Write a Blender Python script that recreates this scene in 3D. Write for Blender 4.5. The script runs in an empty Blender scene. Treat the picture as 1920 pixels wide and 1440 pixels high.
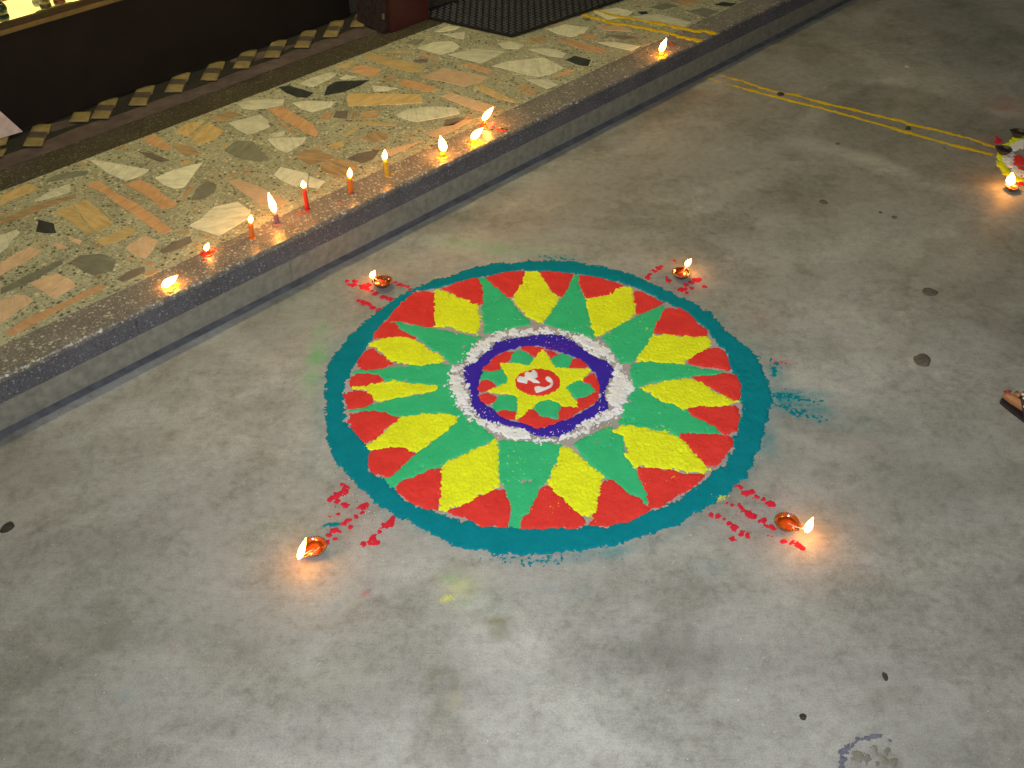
import bpy, bmesh, math, random
import numpy as np
from mathutils import Vector, Matrix
rnd = random.Random(7); nr = np.random.RandomState(11)
S = bpy.context.scene

# ------------------------------------------------------------------ camera
H = 1.55; PITCH = math.radians(40.764); ROLL = math.radians(.06); FPX = 1929.05
cam_d = bpy.data.cameras.new('camera'); cam = bpy.data.objects.new('camera', cam_d); S.collection.objects.link(cam)
cam.location = (0, 0, H); cam.rotation_euler = (math.pi/2 - PITCH, ROLL, 0)
cam_d.sensor_width = 36; cam_d.lens = FPX/1920*36; cam_d.clip_end = 300; cam_d.clip_start = .02
S.camera = cam
S.render.resolution_x = 1024; S.render.resolution_y = 768
# ------------------------------------------------------------------ world, lights, exposure
W = bpy.data.worlds.new('World'); S.world = W; W.use_nodes = True
wn = W.node_tree; bg = wn.nodes['Background']
sky = wn.nodes.new('ShaderNodeTexSky'); sky.sky_type = 'NISHITA'; sky.sun_disc = False
sky.sun_elevation = math.radians(4); sky.sun_rotation = math.radians(200)
wn.links.new(sky.outputs[0], bg.inputs[0]); bg.inputs[1].default_value = 0.02
sun = bpy.data.lights.new('sun', 'SUN'); sun.energy = .36; sun.angle = math.radians(40); sun.color = (1, .90, .62)
so = bpy.data.objects.new('night_street_glow', sun); S.collection.objects.link(so)
so.rotation_euler = (math.radians(18), math.radians(-22), 0)
# the photographer's flash: it stands where the camera stands, its shadows and falloff are the photograph's
fl = bpy.data.lights.new('camera_flash', 'SPOT'); fl.energy = 192; fl.spot_size = math.radians(95); fl.spot_blend = 1.0
fl.shadow_soft_size = .012; fl.color = (.89, .945, 1.0)
fo = bpy.data.objects.new('camera_flash', fl); S.collection.objects.link(fo)
fo.location = (.03, -.03, H + .06); fo.rotation_euler = (math.pi/2 - PITCH + math.radians(.5), 0, 0)
S.view_settings.view_transform = 'Standard'; S.view_settings.look = 'None'
S.view_settings.exposure = 0; S.view_settings.gamma = 1; S.view_settings.use_curve_mapping = False

# ------------------------------------------------------------------ geometry helpers
cp_, sp_ = math.cos(PITCH), math.sin(PITCH)
_fw = np.array([0, cp_, -sp_]); _r = np.array([1., 0, 0]); _u = np.array([0, sp_, cp_])
_rr = math.cos(ROLL)*_r + math.sin(ROLL)*_u; _uu = -math.sin(ROLL)*_r + math.cos(ROLL)*_u
def ray(px, py): return _fw + (px-960)/FPX*_rr + (720-py)/FPX*_uu
def at(px, py, z=0.):                      # point of the horizontal plane z seen at a photo pixel
    d = ray(px, py); t = (z-H)/d[2]; return np.array([d[0]*t, d[1]*t, z])
def up_at(base, px, py):                   # point straight above / beside a base point (upright plane facing the camera)
    d = ray(px, py); n = np.array([base[0], base[1], 0]); t = (n @ np.array([base[0], base[1], 0]))/(d @ n)
    return np.array([0, 0, H]) + d*t
TH = math.radians(45.825); D2 = np.array([math.cos(TH), math.sin(TH)]); N2 = np.array([-math.sin(TH), math.cos(TH)])
def st(s, t, z=0.): g = s*D2 + t*N2; return np.array([g[0], g[1], z])
SH = 0.1357                                # height of the raised floor
ZO = {1: (600, 470, 4.3636), 2: (1000, 470, 4.3636), 3: (600, 740, 4.3636), 4: (1000, 740, 4.3636), 5: (830, 600, 5.3333)}
def zp(zone, pts):
    ox, oy, k = ZO[zone]; return [(ox + x/k, oy + y/k) for x, y in pts]

# value noise
_T = nr.rand(256, 256)
def vnoise(x, y, seed=0):
    x = x + seed*17.31; y = y + seed*9.77
    xi = np.floor(x).astype(int); yi = np.floor(y).astype(int); fx = x-xi; fy = y-yi
    fx = fx*fx*(3-2*fx); fy = fy*fy*(3-2*fy); g = lambda a, b: _T[a & 255, b & 255]
    return (g(xi, yi)*(1-fx)+g(xi+1, yi)*fx)*(1-fy) + (g(xi, yi+1)*(1-fx)+g(xi+1, yi+1)*fx)*fy
def fbm(x, y, sc, o=4, seed=0):
    a = 0; w = 1; t = 0
    for i in range(o):
        a = a + w*(vnoise(x/sc*2**i, y/sc*2**i, seed+i*3)-.5)*2; t += w; w *= .55
    return a/t

# ------------------------------------------------------------------ object helpers
def link(o, parent=None):
    S.collection.objects.link(o)
    if parent is not None: o.parent = parent
    return o
def mesh_obj(name, verts, faces, mat, parent=None, smooth=False):
    me = bpy.data.meshes.new(name); me.from_pydata([tuple(map(float, v)) for v in verts], [], [tuple(f) for f in faces])
    if mat: me.materials.append(mat)
    if smooth:
        me.polygons.foreach_set('use_smooth', [True]*len(me.polygons))
    me.update(); o = bpy.data.objects.new(name, me); return link(o, parent)
def fast_mesh(name, V, F4, mat, parent=None):   # numpy quads
    me = bpy.data.meshes.new(name); me.vertices.add(len(V)); me.vertices.foreach_set('co', V.astype(np.float32).ravel())
    n = len(F4); me.loops.add(n*4); me.loops.foreach_set('vertex_index', F4.astype(np.int32).ravel())
    me.polygons.add(n); me.polygons.foreach_set('loop_start', np.arange(0, n*4, 4, dtype=np.int32))
    me.polygons.foreach_set('use_smooth', np.ones(n, dtype=bool))
    me.update(calc_edges=True); me.materials.append(mat)
    return link(bpy.data.objects.new(name, me), parent)
def bm_obj(name, bm, mat, parent=None, smooth=False):
    me = bpy.data.meshes.new(name); bmesh.ops.recalc_face_normals(bm, faces=bm.faces); bm.to_mesh(me); bm.free()
    if mat: me.materials.append(mat)
    if smooth: me.polygons.foreach_set('use_smooth', [True]*len(me.polygons))
    return link(bpy.data.objects.new(name, me), parent)
def tag(o, label=None, cat=None, group=None, kind=None):
    if label: o['label'] = label
    if cat: o['category'] = cat
    if group: o['group'] = group
    if kind: o['kind'] = kind
    return o
def empty(name, loc=(0, 0, 0)):
    o = bpy.data.objects.new(name, None); o.location = [float(v) for v in loc]; o.empty_display_size = .02; return link(o)
def prism(name, pts, z0, z1, mat, parent=None, bevel=0., flare=0.):   # polygon (list of xy) between two heights
    bm = bmesh.new(); n = len(pts)
    lo = [bm.verts.new((p[0], p[1], z0)) for p in pts]
    cx = sum(p[0] for p in pts)/n; cy = sum(p[1] for p in pts)/n
    if bevel:
        R = max(math.hypot(p[0]-cx, p[1]-cy) for p in pts)
        mid = [bm.verts.new((p[0], p[1], z1-bevel)) for p in pts]
        k = 1 - bevel*1.2/max(R, .003)
        hi = [bm.verts.new((cx+(p[0]-cx)*k, cy+(p[1]-cy)*k, z1)) for p in pts]
        lays = [lo, mid, hi]
    else:
        hi = [bm.verts.new((p[0], p[1], z1)) for p in pts]; lays = [lo, hi]
    for a, b in zip(lays, lays[1:]):
        for i in range(n): bm.faces.new((a[i], a[(i+1) % n], b[(i+1) % n], b[i]))
    bm.faces.new(hi); bm.faces.new(lo[::-1])
    return bm_obj(name, bm, mat, parent)
def boxst(name, s0, s1, t0, t1, z0, z1, mat, parent=None, bev=0.):
    bm = bmesh.new(); v = [bm.verts.new(st(s, t, z)) for z in (z0, z1) for s, t in ((s0, t0), (s1, t0), (s1, t1), (s0, t1))]
    for f in ((0, 1, 2, 3), (4, 5, 6, 7), (0, 1, 5, 4), (1, 2, 6, 5), (2, 3, 7, 6), (3, 0, 4, 7)): bm.faces.new([v[i] for i in f])
    if bev: bmesh.ops.bevel(bm, geom=bm.edges[:], offset=bev, segments=2, affect='EDGES')
    return bm_obj(name, bm, mat, parent)
def revolve(prof, seg=28, stretch=None, cap0=True, cap1=True):   # prof = [(r, z)]
    V = []; F = []
    for r, z in prof:
        for i in range(seg):
            a = 2*math.pi*i/seg; k = stretch(a, z) if stretch else 1
            V.append((r*k*math.cos(a), r*k*math.sin(a), z))
    for j in range(len(prof)-1):
        for i in range(seg): F.append((j*seg+i, j*seg+(i+1) % seg, (j+1)*seg+(i+1) % seg, (j+1)*seg+i))
    if cap0: F.append(tuple(range(seg))[::-1])
    if cap1: F.append(tuple((len(prof)-1)*seg+i for i in range(seg)))
    return V, F

# ------------------------------------------------------------------ materials
def new_mat(name):
    m = bpy.data.materials.new(name); m.use_nodes = True
    nt = m.node_tree; b = nt.nodes['Principled BSDF']; return m, nt, b
class NB:
    def __init__(s, nt): s.nt = nt
    def n(s, t, **k):
        o = s.nt.nodes.new(t)
        for a, v in k.items(): setattr(o, a, v)
        return o
    def l(s, a, b): s.nt.links.new(a, b)
    def coord(s):
        g = s.n('ShaderNodeNewGeometry'); return g.outputs['Position']
    def noise(s, vec, scale, detail=4, rough=.55, dist=0.):
        o = s.n('ShaderNodeTexNoise'); o.inputs['Scale'].default_value = scale; o.inputs['Detail'].default_value = detail
        o.inputs['Roughness'].default_value = rough; o.inputs['Distortion'].default_value = dist; s.l(vec, o.inputs['Vector']); return o.outputs['Fac']
    def ramp(s, fac, stops, interp='LINEAR'):
        o = s.n('ShaderNodeValToRGB'); o.color_ramp.interpolation = interp; e = o.color_ramp.elements
        while len(e) < len(stops): e.new(.5)
        for i, (p, c) in enumerate(stops):
            e[i].position = p; e[i].color = (*c, 1) if len(c) == 3 else c
        s.l(fac, o.inputs[0]); return o.outputs[0]
    def mix(s, fac, a, b, mode='MIX'):
        o = s.n('ShaderNodeMix', data_type='RGBA', blend_type=mode)
        for sock, v in ((o.inputs[0], fac), (o.inputs[6], a), (o.inputs[7], b)):
            if isinstance(v, (int, float)): sock.default_value = v
            elif isinstance(v, tuple): sock.default_value = (*v, 1) if len(v) == 3 else v
            else: s.l(v, sock)
        return o.outputs[2]
    def math(s, op, a, b=0.):
        o = s.n('ShaderNodeMath', operation=op)
        for i, v in enumerate((a, b)):
            if isinstance(v, (int, float)): o.inputs[i].default_value = v
            else: s.l(v, o.inputs[i])
        return o.outputs[0]
    def bump(s, height, strength, dist, bsdf):
        o = s.n('ShaderNodeBump'); o.inputs['Strength'].default_value = strength; o.inputs['Distance'].default_value = dist
        s.l(height, o.inputs['Height']); s.l(o.outputs[0], bsdf.inputs['Normal'])
    def scale(s, vec, v):
        o = s.n('ShaderNodeVectorMath', operation='MULTIPLY'); s.l(vec, o.inputs[0]); o.inputs[1].default_value = v; return o.outputs[0]

def plain(name, col, rough=.6, spec=.5, var=.15, sc=60., bump=0., metal=0.):
    m, nt, b = new_mat(name); k = NB(nt); c = k.coord(); f = k.noise(c, sc, 4)
    lo = tuple(v*(1-var) for v in col); hi = tuple(min(1, v*(1+var)) for v in col)
    k.l(k.ramp(f, [(.3, lo), (.7, hi)]), b.inputs['Base Color'])
    b.inputs['Roughness'].default_value = rough; b.inputs['Specular IOR Level'].default_value = spec; b.inputs['Metallic'].default_value = metal
    if bump: k.bump(f, .6, bump, b)
    return m
def powder_mat(name, col, dark, grain=700., var=.5, bump=.0012):
    m, nt, b = new_mat(name); k = NB(nt); c = k.coord()
    big = k.noise(c, 22, 3); fine = k.noise(c, grain, 3, .7)
    base = k.mix(k.math('MULTIPLY', k.ramp(big, [(.35, (0, 0, 0)), (.75, (1, 1, 1))]), .35), col, dark)
    base = k.mix(k.ramp(fine, [(.32, (var,)*3), (.52, (0, 0, 0))]), base, dark)
    k.l(base, b.inputs['Base Color']); b.inputs['Roughness'].default_value = 1; b.inputs['Specular IOR Level'].default_value = .08
    k.bump(fine, .8, bump, b); return m
P_RED = powder_mat('red_powder', (.70, .048, .038), (.40, .014, .012), 420, .45)
P_YEL = powder_mat('yellow_powder', (.76, .82, .02), (.50, .50, .015), 330, .6, .002)
P_GRN = powder_mat('green_powder', (.045, .47, .20), (.015, .30, .11), 600, .4)
P_TEAL = powder_mat('teal_powder', (.003, .20, .25), (.0, .115, .15), 500, .4)
P_BLU = powder_mat('blue_powder', (.045, .022, .36), (.03, .014, .24), 600, .35)
P_WHT = powder_mat('white_powder', (.80, .79, .80), (.5, .48, .48), 400, .35, .002)
P_PNK = powder_mat('crimson_powder', (.58, .022, .045), (.36, .012, .02), 420, .45)
P_MUS = powder_mat('mustard_powder', (.62, .42, .01), (.42, .27, .01), 420, .4)

# concrete: large soft mottling from the mesh's stain attribute, finer layers from noise
def concrete():
    m, nt, b = new_mat('worn_concrete'); k = NB(nt); c = k.coord()
    n1 = k.noise(k.scale(c, (1, 1, 1)), 1.7, 5, .6, .8); n2 = k.noise(k.scale(c, (1., 1.4, 1)), 9, 6, .65, .8); n3 = k.noise(c, 46, 5, .7); n4 = k.noise(c, 330, 3, .75)
    col = k.ramp(n1, [(.3, (.262, .259, .242)), (.5, (.300, .297, .281)), (.72, (.330, .328, .313))])
    col = k.mix(1., col, k.ramp(n2, [(.28, (.93, .93, .92)), (.5, (1, 1, 1)), (.72, (1.04, 1.04, 1.035))]), 'MULTIPLY')
    col = k.mix(1., col, k.ramp(n3, [(.3, (.80, .79, .77)), (.5, (1., 1., 1.)), (.7, (1.10, 1.10, 1.09))]), 'MULTIPLY')
    col = k.mix(1., col, k.ramp(n4, [(.30, (.74, .73, .71)), (.55, (1.02, 1.02, 1.02)), (.8, (1.12, 1.12, 1.12))]), 'MULTIPLY')
    # grainy dark wear with fairly crisp borders between smoother pale patches
    q1 = k.noise(c, 3.1, 9, .68, .5); q2 = k.noise(c, 75, 5, .72); q3 = k.noise(c, 20, 6, .7, .4)
    wm = k.ramp(k.math('ADD', q1, k.math('MULTIPLY', k.math('SUBTRACT', q3, .5), .35)), [(.44, (1, 1, 1)), (.53, (0, 0, 0))])
    gr = k.ramp(k.math('ADD', k.math('MULTIPLY', q2, .6), k.math('MULTIPLY', q3, .4)), [(.36, (.74, .74, .72)), (.50, (.90, .90, .885)), (.62, (1.03, 1.03, 1.02))])
    col = k.mix(1., col, k.mix(wm, (1.02, 1.02, 1.025), gr), 'MULTIPLY')
    # long fine trowel scratches
    w = k.noise(k.scale(c, (4, 60, 1)), 2.2, 4, .6, 2.5)
    col = k.mix(1., col, k.ramp(w, [(.36, (.96, .957, .955)), (.5, (1, 1, 1)), (.64, (1.03, 1.03, 1.03))]), 'MULTIPLY')
    # pale grit and dark pin holes
    v = k.n('ShaderNodeTexVoronoi'); v.inputs['Scale'].default_value = 42; k.l(c, v.inputs['Vector'])
    pin = k.ramp(k.math('ADD', v.outputs['Distance'], k.math('MULTIPLY', k.noise(c, 9, 2), .25)), [(.13, (1, 1, 1)), (.165, (0, 0, 0))])
    col = k.mix(k.math('MULTIPLY', pin, .4), col, (.09, .085, .075))
    v2 = k.n('ShaderNodeTexVoronoi'); v2.inputs['Scale'].default_value = 120; k.l(c, v2.inputs['Vector'])
    sp = k.math('GREATER_THAN', k.n('ShaderNodeSeparateColor').outputs[0], .95)
    sc = nt.nodes.new('ShaderNodeSeparateColor'); k.l(v2.outputs['Color'], sc.inputs[0])
    sp = k.math('MULTIPLY', k.math('GREATER_THAN', sc.outputs[0], .978), k.math('LESS_THAN', v2.outputs['Distance'], .12))
    col = k.mix(k.math('MULTIPLY', sp, .7), col, (.75, .74, .68))
    at_ = k.n('ShaderNodeAttribute', attribute_name='shade'); col = k.mix(1., col, at_.outputs['Color'], 'MULTIPLY')
    dust = k.n('ShaderNodeAttribute', attribute_name='dust')
    g = k.math('MULTIPLY', dust.outputs['Alpha'], k.ramp(k.math('ADD', k.math('MULTIPLY', n4, .5), k.math('MULTIPLY', k.noise(c, 90, 3), .5)), [(.40, (.42,)*3), (.58, (1,)*3)]))
    col = k.mix(g, col, dust.outputs['Color'])
    k.l(col, b.inputs['Base Color'])
    k.l(k.ramp(n2, [(.3, (.5,)*3), (.7, (.72,)*3)]), b.inputs['Roughness']); b.inputs['Specular IOR Level'].default_value = .35
    hgt = k.math('ADD', k.math('MULTIPLY', n3, .6), k.math('MULTIPLY', n4, .35)); k.bump(hgt, .42, .0016, b)
    return m
M_CONC = concrete()

def terrazzo(name, sc, cols, cement, specs=.55, wet=.35):
    m, nt, b = new_mat(name); k = NB(nt); c = k.coord(); w = k.n('ShaderNodeVectorMath', operation='ADD')
    nz = k.n('ShaderNodeTexNoise'); nz.inputs['Scale'].default_value = sc*1.3; nz.inputs['Detail'].default_value = 2; k.l(c, nz.inputs['Vector'])
    k.l(c, w.inputs[0]); k.l(k.scale(nz.outputs['Color'], (.45/sc,)*3), w.inputs[1])
    def layer(s, thr, keep):
        v = k.n('ShaderNodeTexVoronoi'); v.inputs['Scale'].default_value = s; k.l(w.outputs[0], v.inputs['Vector'])
        sep = k.n('ShaderNodeSeparateColor'); k.l(v.outputs['Color'], sep.inputs[0])
        mask = k.math('MULTIPLY', k.math('LESS_THAN', v.outputs['Distance'], thr), k.math('GREATER_THAN', sep.outputs[1], keep))
        return sep.outputs[0], mask
    n = k.noise(c, 9, 4); base = k.mix(1., cement, k.ramp(n, [(.3, (.75,)*3), (.7, (1.2,)*3)]), 'MULTIPLY')
    r1, m1 = layer(sc*2.1, .40, 1-specs*1.25); r2, m2 = layer(sc, .40, 1-specs)
    stops = [((i+.0)/len(cols), cc) for i, cc in enumerate(cols)]
    col = k.mix(m1, base, k.ramp(r1, stops, 'CONSTANT')); col = k.mix(m2, col, k.ramp(r2, stops, 'CONSTANT'))
    k.l(col, b.inputs['Base Color']); b.inputs['Roughness'].default_value = wet; b.inputs['Specular IOR Level'].default_value = .45
    k.bump(k.noise(c, sc*2, 3), .25, .0008, b)
    return m
M_TERR = terrazzo('green_cream_terrazzo', 84, [(.13, .14, .075), (.42, .42, .25), (.60, .58, .38), (.22, .22, .12), (.06, .065, .045), (.50, .47, .30), (.30, .26, .16)], (.37, .36, .235), .68)
M_EDGE = terrazzo('speckled_brown_terrazzo', 105, [(.50, .46, .36), (.18, .16, .14), (.40, .37, .29), (.11, .10, .09), (.26, .22, .19)], (.175, .158, .130), .55)
M_BAND = terrazzo('dark_terrazzo_band', 150, [(.16, .15, .07), (.05, .045, .035), (.28, .26, .13), (.035, .03, .025), (.11, .095, .055)], (.045, .038, .028), .5)
M_RIS = terrazzo('dark_grey_riser_terrazzo', 170, [(.16, .16, .18), (.08, .08, .09), (.26, .26, .28), (.06, .055, .06)], (.105, .102, .110), .36, .6)
M_PLIN = plain('plinth_cement', (.235, .225, .178), .85, .3, .20, 48, .002)
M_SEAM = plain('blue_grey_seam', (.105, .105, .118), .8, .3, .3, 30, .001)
M_JOINT = plain('dark_joint', (.06, .055, .04), .8)
M_BROWN = plain('purple_brown_cement', (.085, .062, .058), .8, .3, .3, 25, .002)

def stone(name, cols, streak=1.):
    m, nt, b = new_mat(name); k = NB(nt); oi = k.n('ShaderNodeObjectInfo'); tc = k.n('ShaderNodeTexCoord')
    mp = k.n('ShaderNodeMapping'); k.l(tc.outputs['Object'], mp.inputs['Vector'])
    cmb = k.n('ShaderNodeCombineXYZ'); k.l(k.math('MULTIPLY', oi.outputs['Random'], 3.14), cmb.inputs[2]); k.l(cmb.outputs[0], mp.inputs['Rotation'])
    sh = k.n('ShaderNodeCombineXYZ'); k.l(k.math('MULTIPLY', oi.outputs['Random'], 37.), sh.inputs[0]); k.l(sh.outputs[0], mp.inputs['Location'])
    v = k.scale(mp.outputs[0], (10, 70, 1)); n = k.noise(v, 1.1, 4, .6, .8); n2 = k.noise(k.coord(), 40, 4)
    col = k.ramp(n, [(.28, cols[0]), (.5, cols[1]), (.72, cols[2])])
    col = k.mix(1., col, k.ramp(n2, [(.3, (.86,)*3), (.7, (1.1,)*3)]), 'MULTIPLY')
    col = k.mix(1., col, k.ramp(oi.outputs['Random'], [(0, (.85, .85, .85)), (1, (1.12, 1.10, 1.05))]), 'MULTIPLY')
    k.l(col, b.inputs['Base Color']); b.inputs['Roughness'].default_value = .38; b.inputs['Specular IOR Level'].default_value = .4
    return m
STONE = {
 'w': stone('pale_marble', ((.52, .51, .36), (.68, .66, .47), (.76, .74, .56))),
 'o': stone('orange_sandstone', ((.50, .26, .115), (.60, .34, .165), (.66, .41, .21))),
 'y': stone('ochre_sandstone', ((.44, .30, .11), (.62, .44, .18), (.70, .51, .24))),
 'p': stone('pink_sandstone', ((.56, .37, .21), (.65, .45, .27), (.70, .51, .33))),
 'b': stone('striped_brown_stone', ((.20, .17, .08), (.46, .30, .15), (.56, .39, .20))),
 'g': stone('grey_green_stone', ((.15, .155, .11), (.20, .20, .145), (.26, .26, .18))),
 'k': stone('black_slate', ((.018, .022, .024), (.035, .04, .04), (.06, .065, .06))),
 'd': stone('dull_brown_stone', ((.13, .105, .08), (.18, .15, .11), (.23, .19, .14))),
}

# ------------------------------------------------------------------ ground
GS = {}
def build_ground():
    x0, x1, y0, y1, c = -2.6, 3.2, .35, 5.6, .0125
    xs = np.arange(x0, x1+c/2, c); ys = np.arange(y0, y1+c/2, c); X, Y = np.meshgrid(xs, ys)
    # photo pixel of each ground point is only used to look up where stains lie on the floor
    def gauss(px, py, rx, ry, rot=0.):
        c0 = at(px, py); a = at(px+rx, py); b_ = at(px, py+ry)
        ax = np.hypot(*(a-c0)[:2]); ay = np.hypot(*(b_-c0)[:2]); dx = X-c0[0]; dy = Y-c0[1]
        ca, sa = math.cos(rot), math.sin(rot); u = (dx*ca+dy*sa)/ax; v = (-dx*sa+dy*ca)/ay
        return np.exp(-(u*u+v*v))
    sh = np.ones((*X.shape, 3)); dust = np.zeros((*X.shape, 3)); al = np.zeros(X.shape)
    nA = fbm(X, Y, .35, 5, 3); nB = fbm(X+nA*.1, Y*1.0+nA*.1, .12, 4, 9); nC = fbm(X*1.0, Y*2.4, .5, 4, 5)
    # sweeping trowel arcs
    ang = fbm(X, Y, 1.1, 3, 21); arcs = np.sin((np.hypot(X-.9, (Y-.2)*.9)+.12*ang)*26 + nA*2.2)
    s = 1 + .07*nA + .03*nB + .04*nC + .03*arcs*np.clip(nA+.5, 0, 1)
    def mul(m, k, tint=(1, 1, 1)):
        nonlocal sh
        for i in range(3): sh[..., i] *= 1 + m*(k*tint[i]-1)
    # dark and light patches of wear
    for (px, py, rx, ry, k) in ((1450, 340, 190, 55, .85), (1000, 1215, 110, 50, 1.15), (1200, 1225, 200, 34, .86), (960, 1330, 60, 120, 1.08), (1130, 350, 120, 40, .90), (900, 420, 140, 30, .93), (380, 760, 160, 60, 1.07), (250, 1100, 210, 90, .93), (430, 1230, 260, 60, .95),
                                (1250, 1240, 170, 60, .88), (960, 1190, 130, 60, 1.08), (1130, 1300, 180, 35, 1.12), (700, 1330, 220, 50, .88), (1690, 1330, 150, 80, .9), (1620, 960, 120, 60, 1.06),
                                (940, 1175, 22, 14, .80), (930, 1190, 16, 10, .84), (846, 1300, 30, 30, .93), (808, 1264, 12, 9, .82), (120, 1190, 150, 70, .94), (1780, 900, 120, 120, .93), (60, 640, 60, 20, .9), (1350, 640, 80, 30, 1.04),
                                (700, 1090, 60, 26, .93), (760, 1060, 90, 40, 1.04), (1560, 1130, 120, 40, .95), (1470, 1180, 90, 30, 1.05), (1650, 1100, 60, 25, .95), (560, 1380, 120, 40, .92)):
        mul(gauss(px, py, rx, ry)*np.clip(1+.9*nB, 0, 2), k)
    # the smoother repaired patch crossed by the yellow lines, with its pale rim
    def sd_poly(pts, jag=.03):
        P = np.array([at(*p)[:2] for p in pts]); return poly_sd(X.ravel(), Y.ravel(), P).reshape(X.shape) + jag*fbm(X, Y, .18, 4, 31)
    patch = sd_poly([(1500, 255), (1570, 180), (1640, 160), (1740, 172), (1820, 200), (1925, 228), (2080, 250), (2100, 330), (1960, 365), (1800, 350), (1730, 335), (1640, 300), (1560, 275)])
    inside = np.clip(patch/.03, 0, 1); mul(inside, .80, (1.0, .985, .95))
    rim = np.exp(-((patch+.03)/.028)**2); mul(rim*np.clip(.5+1.4*nB, 0, 1), 1.22, (.98, 1, .99))
    patch2 = sd_poly([(1600, 70), (1700, 90), (1800, 150), (1900, 140), (2100, 180), (2100, 20), (1700, -20)]); mul(np.clip(patch2/.05, 0, 1), .88)
    # patchy darker bands along the foot of the step
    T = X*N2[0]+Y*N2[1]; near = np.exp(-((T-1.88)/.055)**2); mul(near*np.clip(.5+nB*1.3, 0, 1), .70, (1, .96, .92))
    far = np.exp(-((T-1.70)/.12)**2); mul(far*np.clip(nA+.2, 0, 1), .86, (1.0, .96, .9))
    # broad worn swaths and blotches with fairly crisp borders, dragged along curving sweeps
    wx = X + .16*fbm(X, Y, .6, 3, 51); wy = Y + .16*fbm(X, Y, .6, 3, 57)
    th_ = np.arctan2(wy-3.6, wx-.3); rad = np.hypot(wx-.3, wy-3.6)
    sw = fbm(rad*2.2, th_*.9, .34, 5, 63); sw2 = fbm(wx*1.3+wy*.5, wy*2.1-wx*.6, .30, 5, 71); bl = fbm(X, Y, .07, 4, 83)
    e1 = np.clip((sw+.25*bl-.10)/.12, 0, 1); e2 = np.clip((-sw2+.25*bl-.16)/.10, 0, 1)
    mul(e1, 1.13, (1.0, .995, .99)); mul(e2, .87, (1.0, .99, .97)); mul(np.clip((bl+.4*sw-.2)/.15, 0, 1), .95); mul(np.clip((-bl+.3*sw2-.22)/.12, 0, 1), 1.04)
    for i in range(3): sh[..., i] *= s
    warm = np.clip((Y-1.6)/1.2, 0, 1)*np.clip(.5+nA*.8, 0, 1); mul(warm, 1.0, (1.02, .995, .92))
    # long thin arcs scraped in the concrete
    def arc(pts, w, k):
        P = [at(*p)[:2] for p in pts]; d = np.full(X.shape, 9.)
        for a, b_ in zip(P, P[1:]):
            ab = b_-a; tt = np.clip(((X-a[0])*ab[0]+(Y-a[1])*ab[1])/(ab@ab), 0, 1); d = np.minimum(d, np.hypot(X-a[0]-tt*ab[0], Y-a[1]-tt*ab[1]))
        mul(np.exp(-(d/w)**2)*np.clip(.6+nB, 0, 1), k)
    arc([(1485, 240), (1490, 200), (1540, 175), (1580, 163), (1680, 165)], .02, .84)
    arc([(1440, 540), (1560, 600), (1640, 700), (1660, 820)], .02, 1.10); arc([(1380, 470), (1520, 520), (1640, 620)], .03, 1.07)
    arc([(880, 1140), (960, 1200), (1010, 1260), (1060, 1330), (1150, 1400)], .03, 1.16); arc([(700, 1240), (850, 1280), (1000, 1340)], .03, .90)
    arc([(1440, 800), (1560, 850), (1640, 900)], .018, 1.12); arc([(60, 950), (250, 900), (480, 860)], .03, 1.05); arc([(0, 1290), (200, 1200), (420, 1190)], .03, .9)
    arc([(690, 1215), (820, 1150), (960, 1165), (1090, 1235), (1210, 1330), (1300, 1440)], .006, .86); arc([(120, 1120), (300, 1040), (520, 1070), (700, 1075)], .005, .88)
    arc([(1150, 1290), (1350, 1250), (1560, 1290), (1760, 1390)], .006, 1.14); arc([(1500, 960), (1640, 980), (1760, 1060), (1850, 1190)], .006, 1.12); arc([(1530, 560), (1700, 640), (1830, 790)], .006, 1.12)
    arc([(1100, 380), (1290, 330), (1480, 345), (1640, 410)], .006, .88); arc([(60, 1010), (180, 960), (330, 955)], .004, 1.15); arc([(900, 430), (1060, 400), (1200, 420)], .005, .88)
    arc([(1480, 1150), (1600, 1130), (1700, 1160)], .02, .93); arc([(1060, 1340), (1250, 1370), (1450, 1350)], .035, .9)
    # coloured dust blown or brushed off the powders
    def put(m, col, k=1.):
        nonlocal al
        a = np.clip(m*k*np.clip(.85+1.3*nB2, 0, 1.6), 0, 1); tot = al + a*(1-al)
        for i in range(3): dust[..., i] = np.where(tot > 1e-4, (dust[..., i]*al*(1-a) + col[i]*a)/np.maximum(tot, 1e-4), dust[..., i])
        al = tot
    nB2 = fbm(X*1.0, Y*1.6, .06, 4, 41)
    teal = (.01, .20, .235); grn = (.12, .36, .15); red = (.48, .05, .05); yel = (.66, .62, .06); blu = (.12, .12, .30); lil = (.40, .33, .34)
    c0 = at(1010, 716)[:2]; cc = np.array([.0693, 1.7993]); rr = np.hypot(X-cc[0], Y-cc[1])
    put(np.clip((.50-rr)/.02, 0, 1), lil, .85)                               # chalky ground between the patches
    put(np.exp(-((rr-.512)/.012)**2)*np.clip(.35+1.4*nB, 0, 1), teal, .5)
    put(np.exp(-((rr-.515)/.016)**2)*gauss(1050, 1040, 260, 40), teal, .55)
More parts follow.
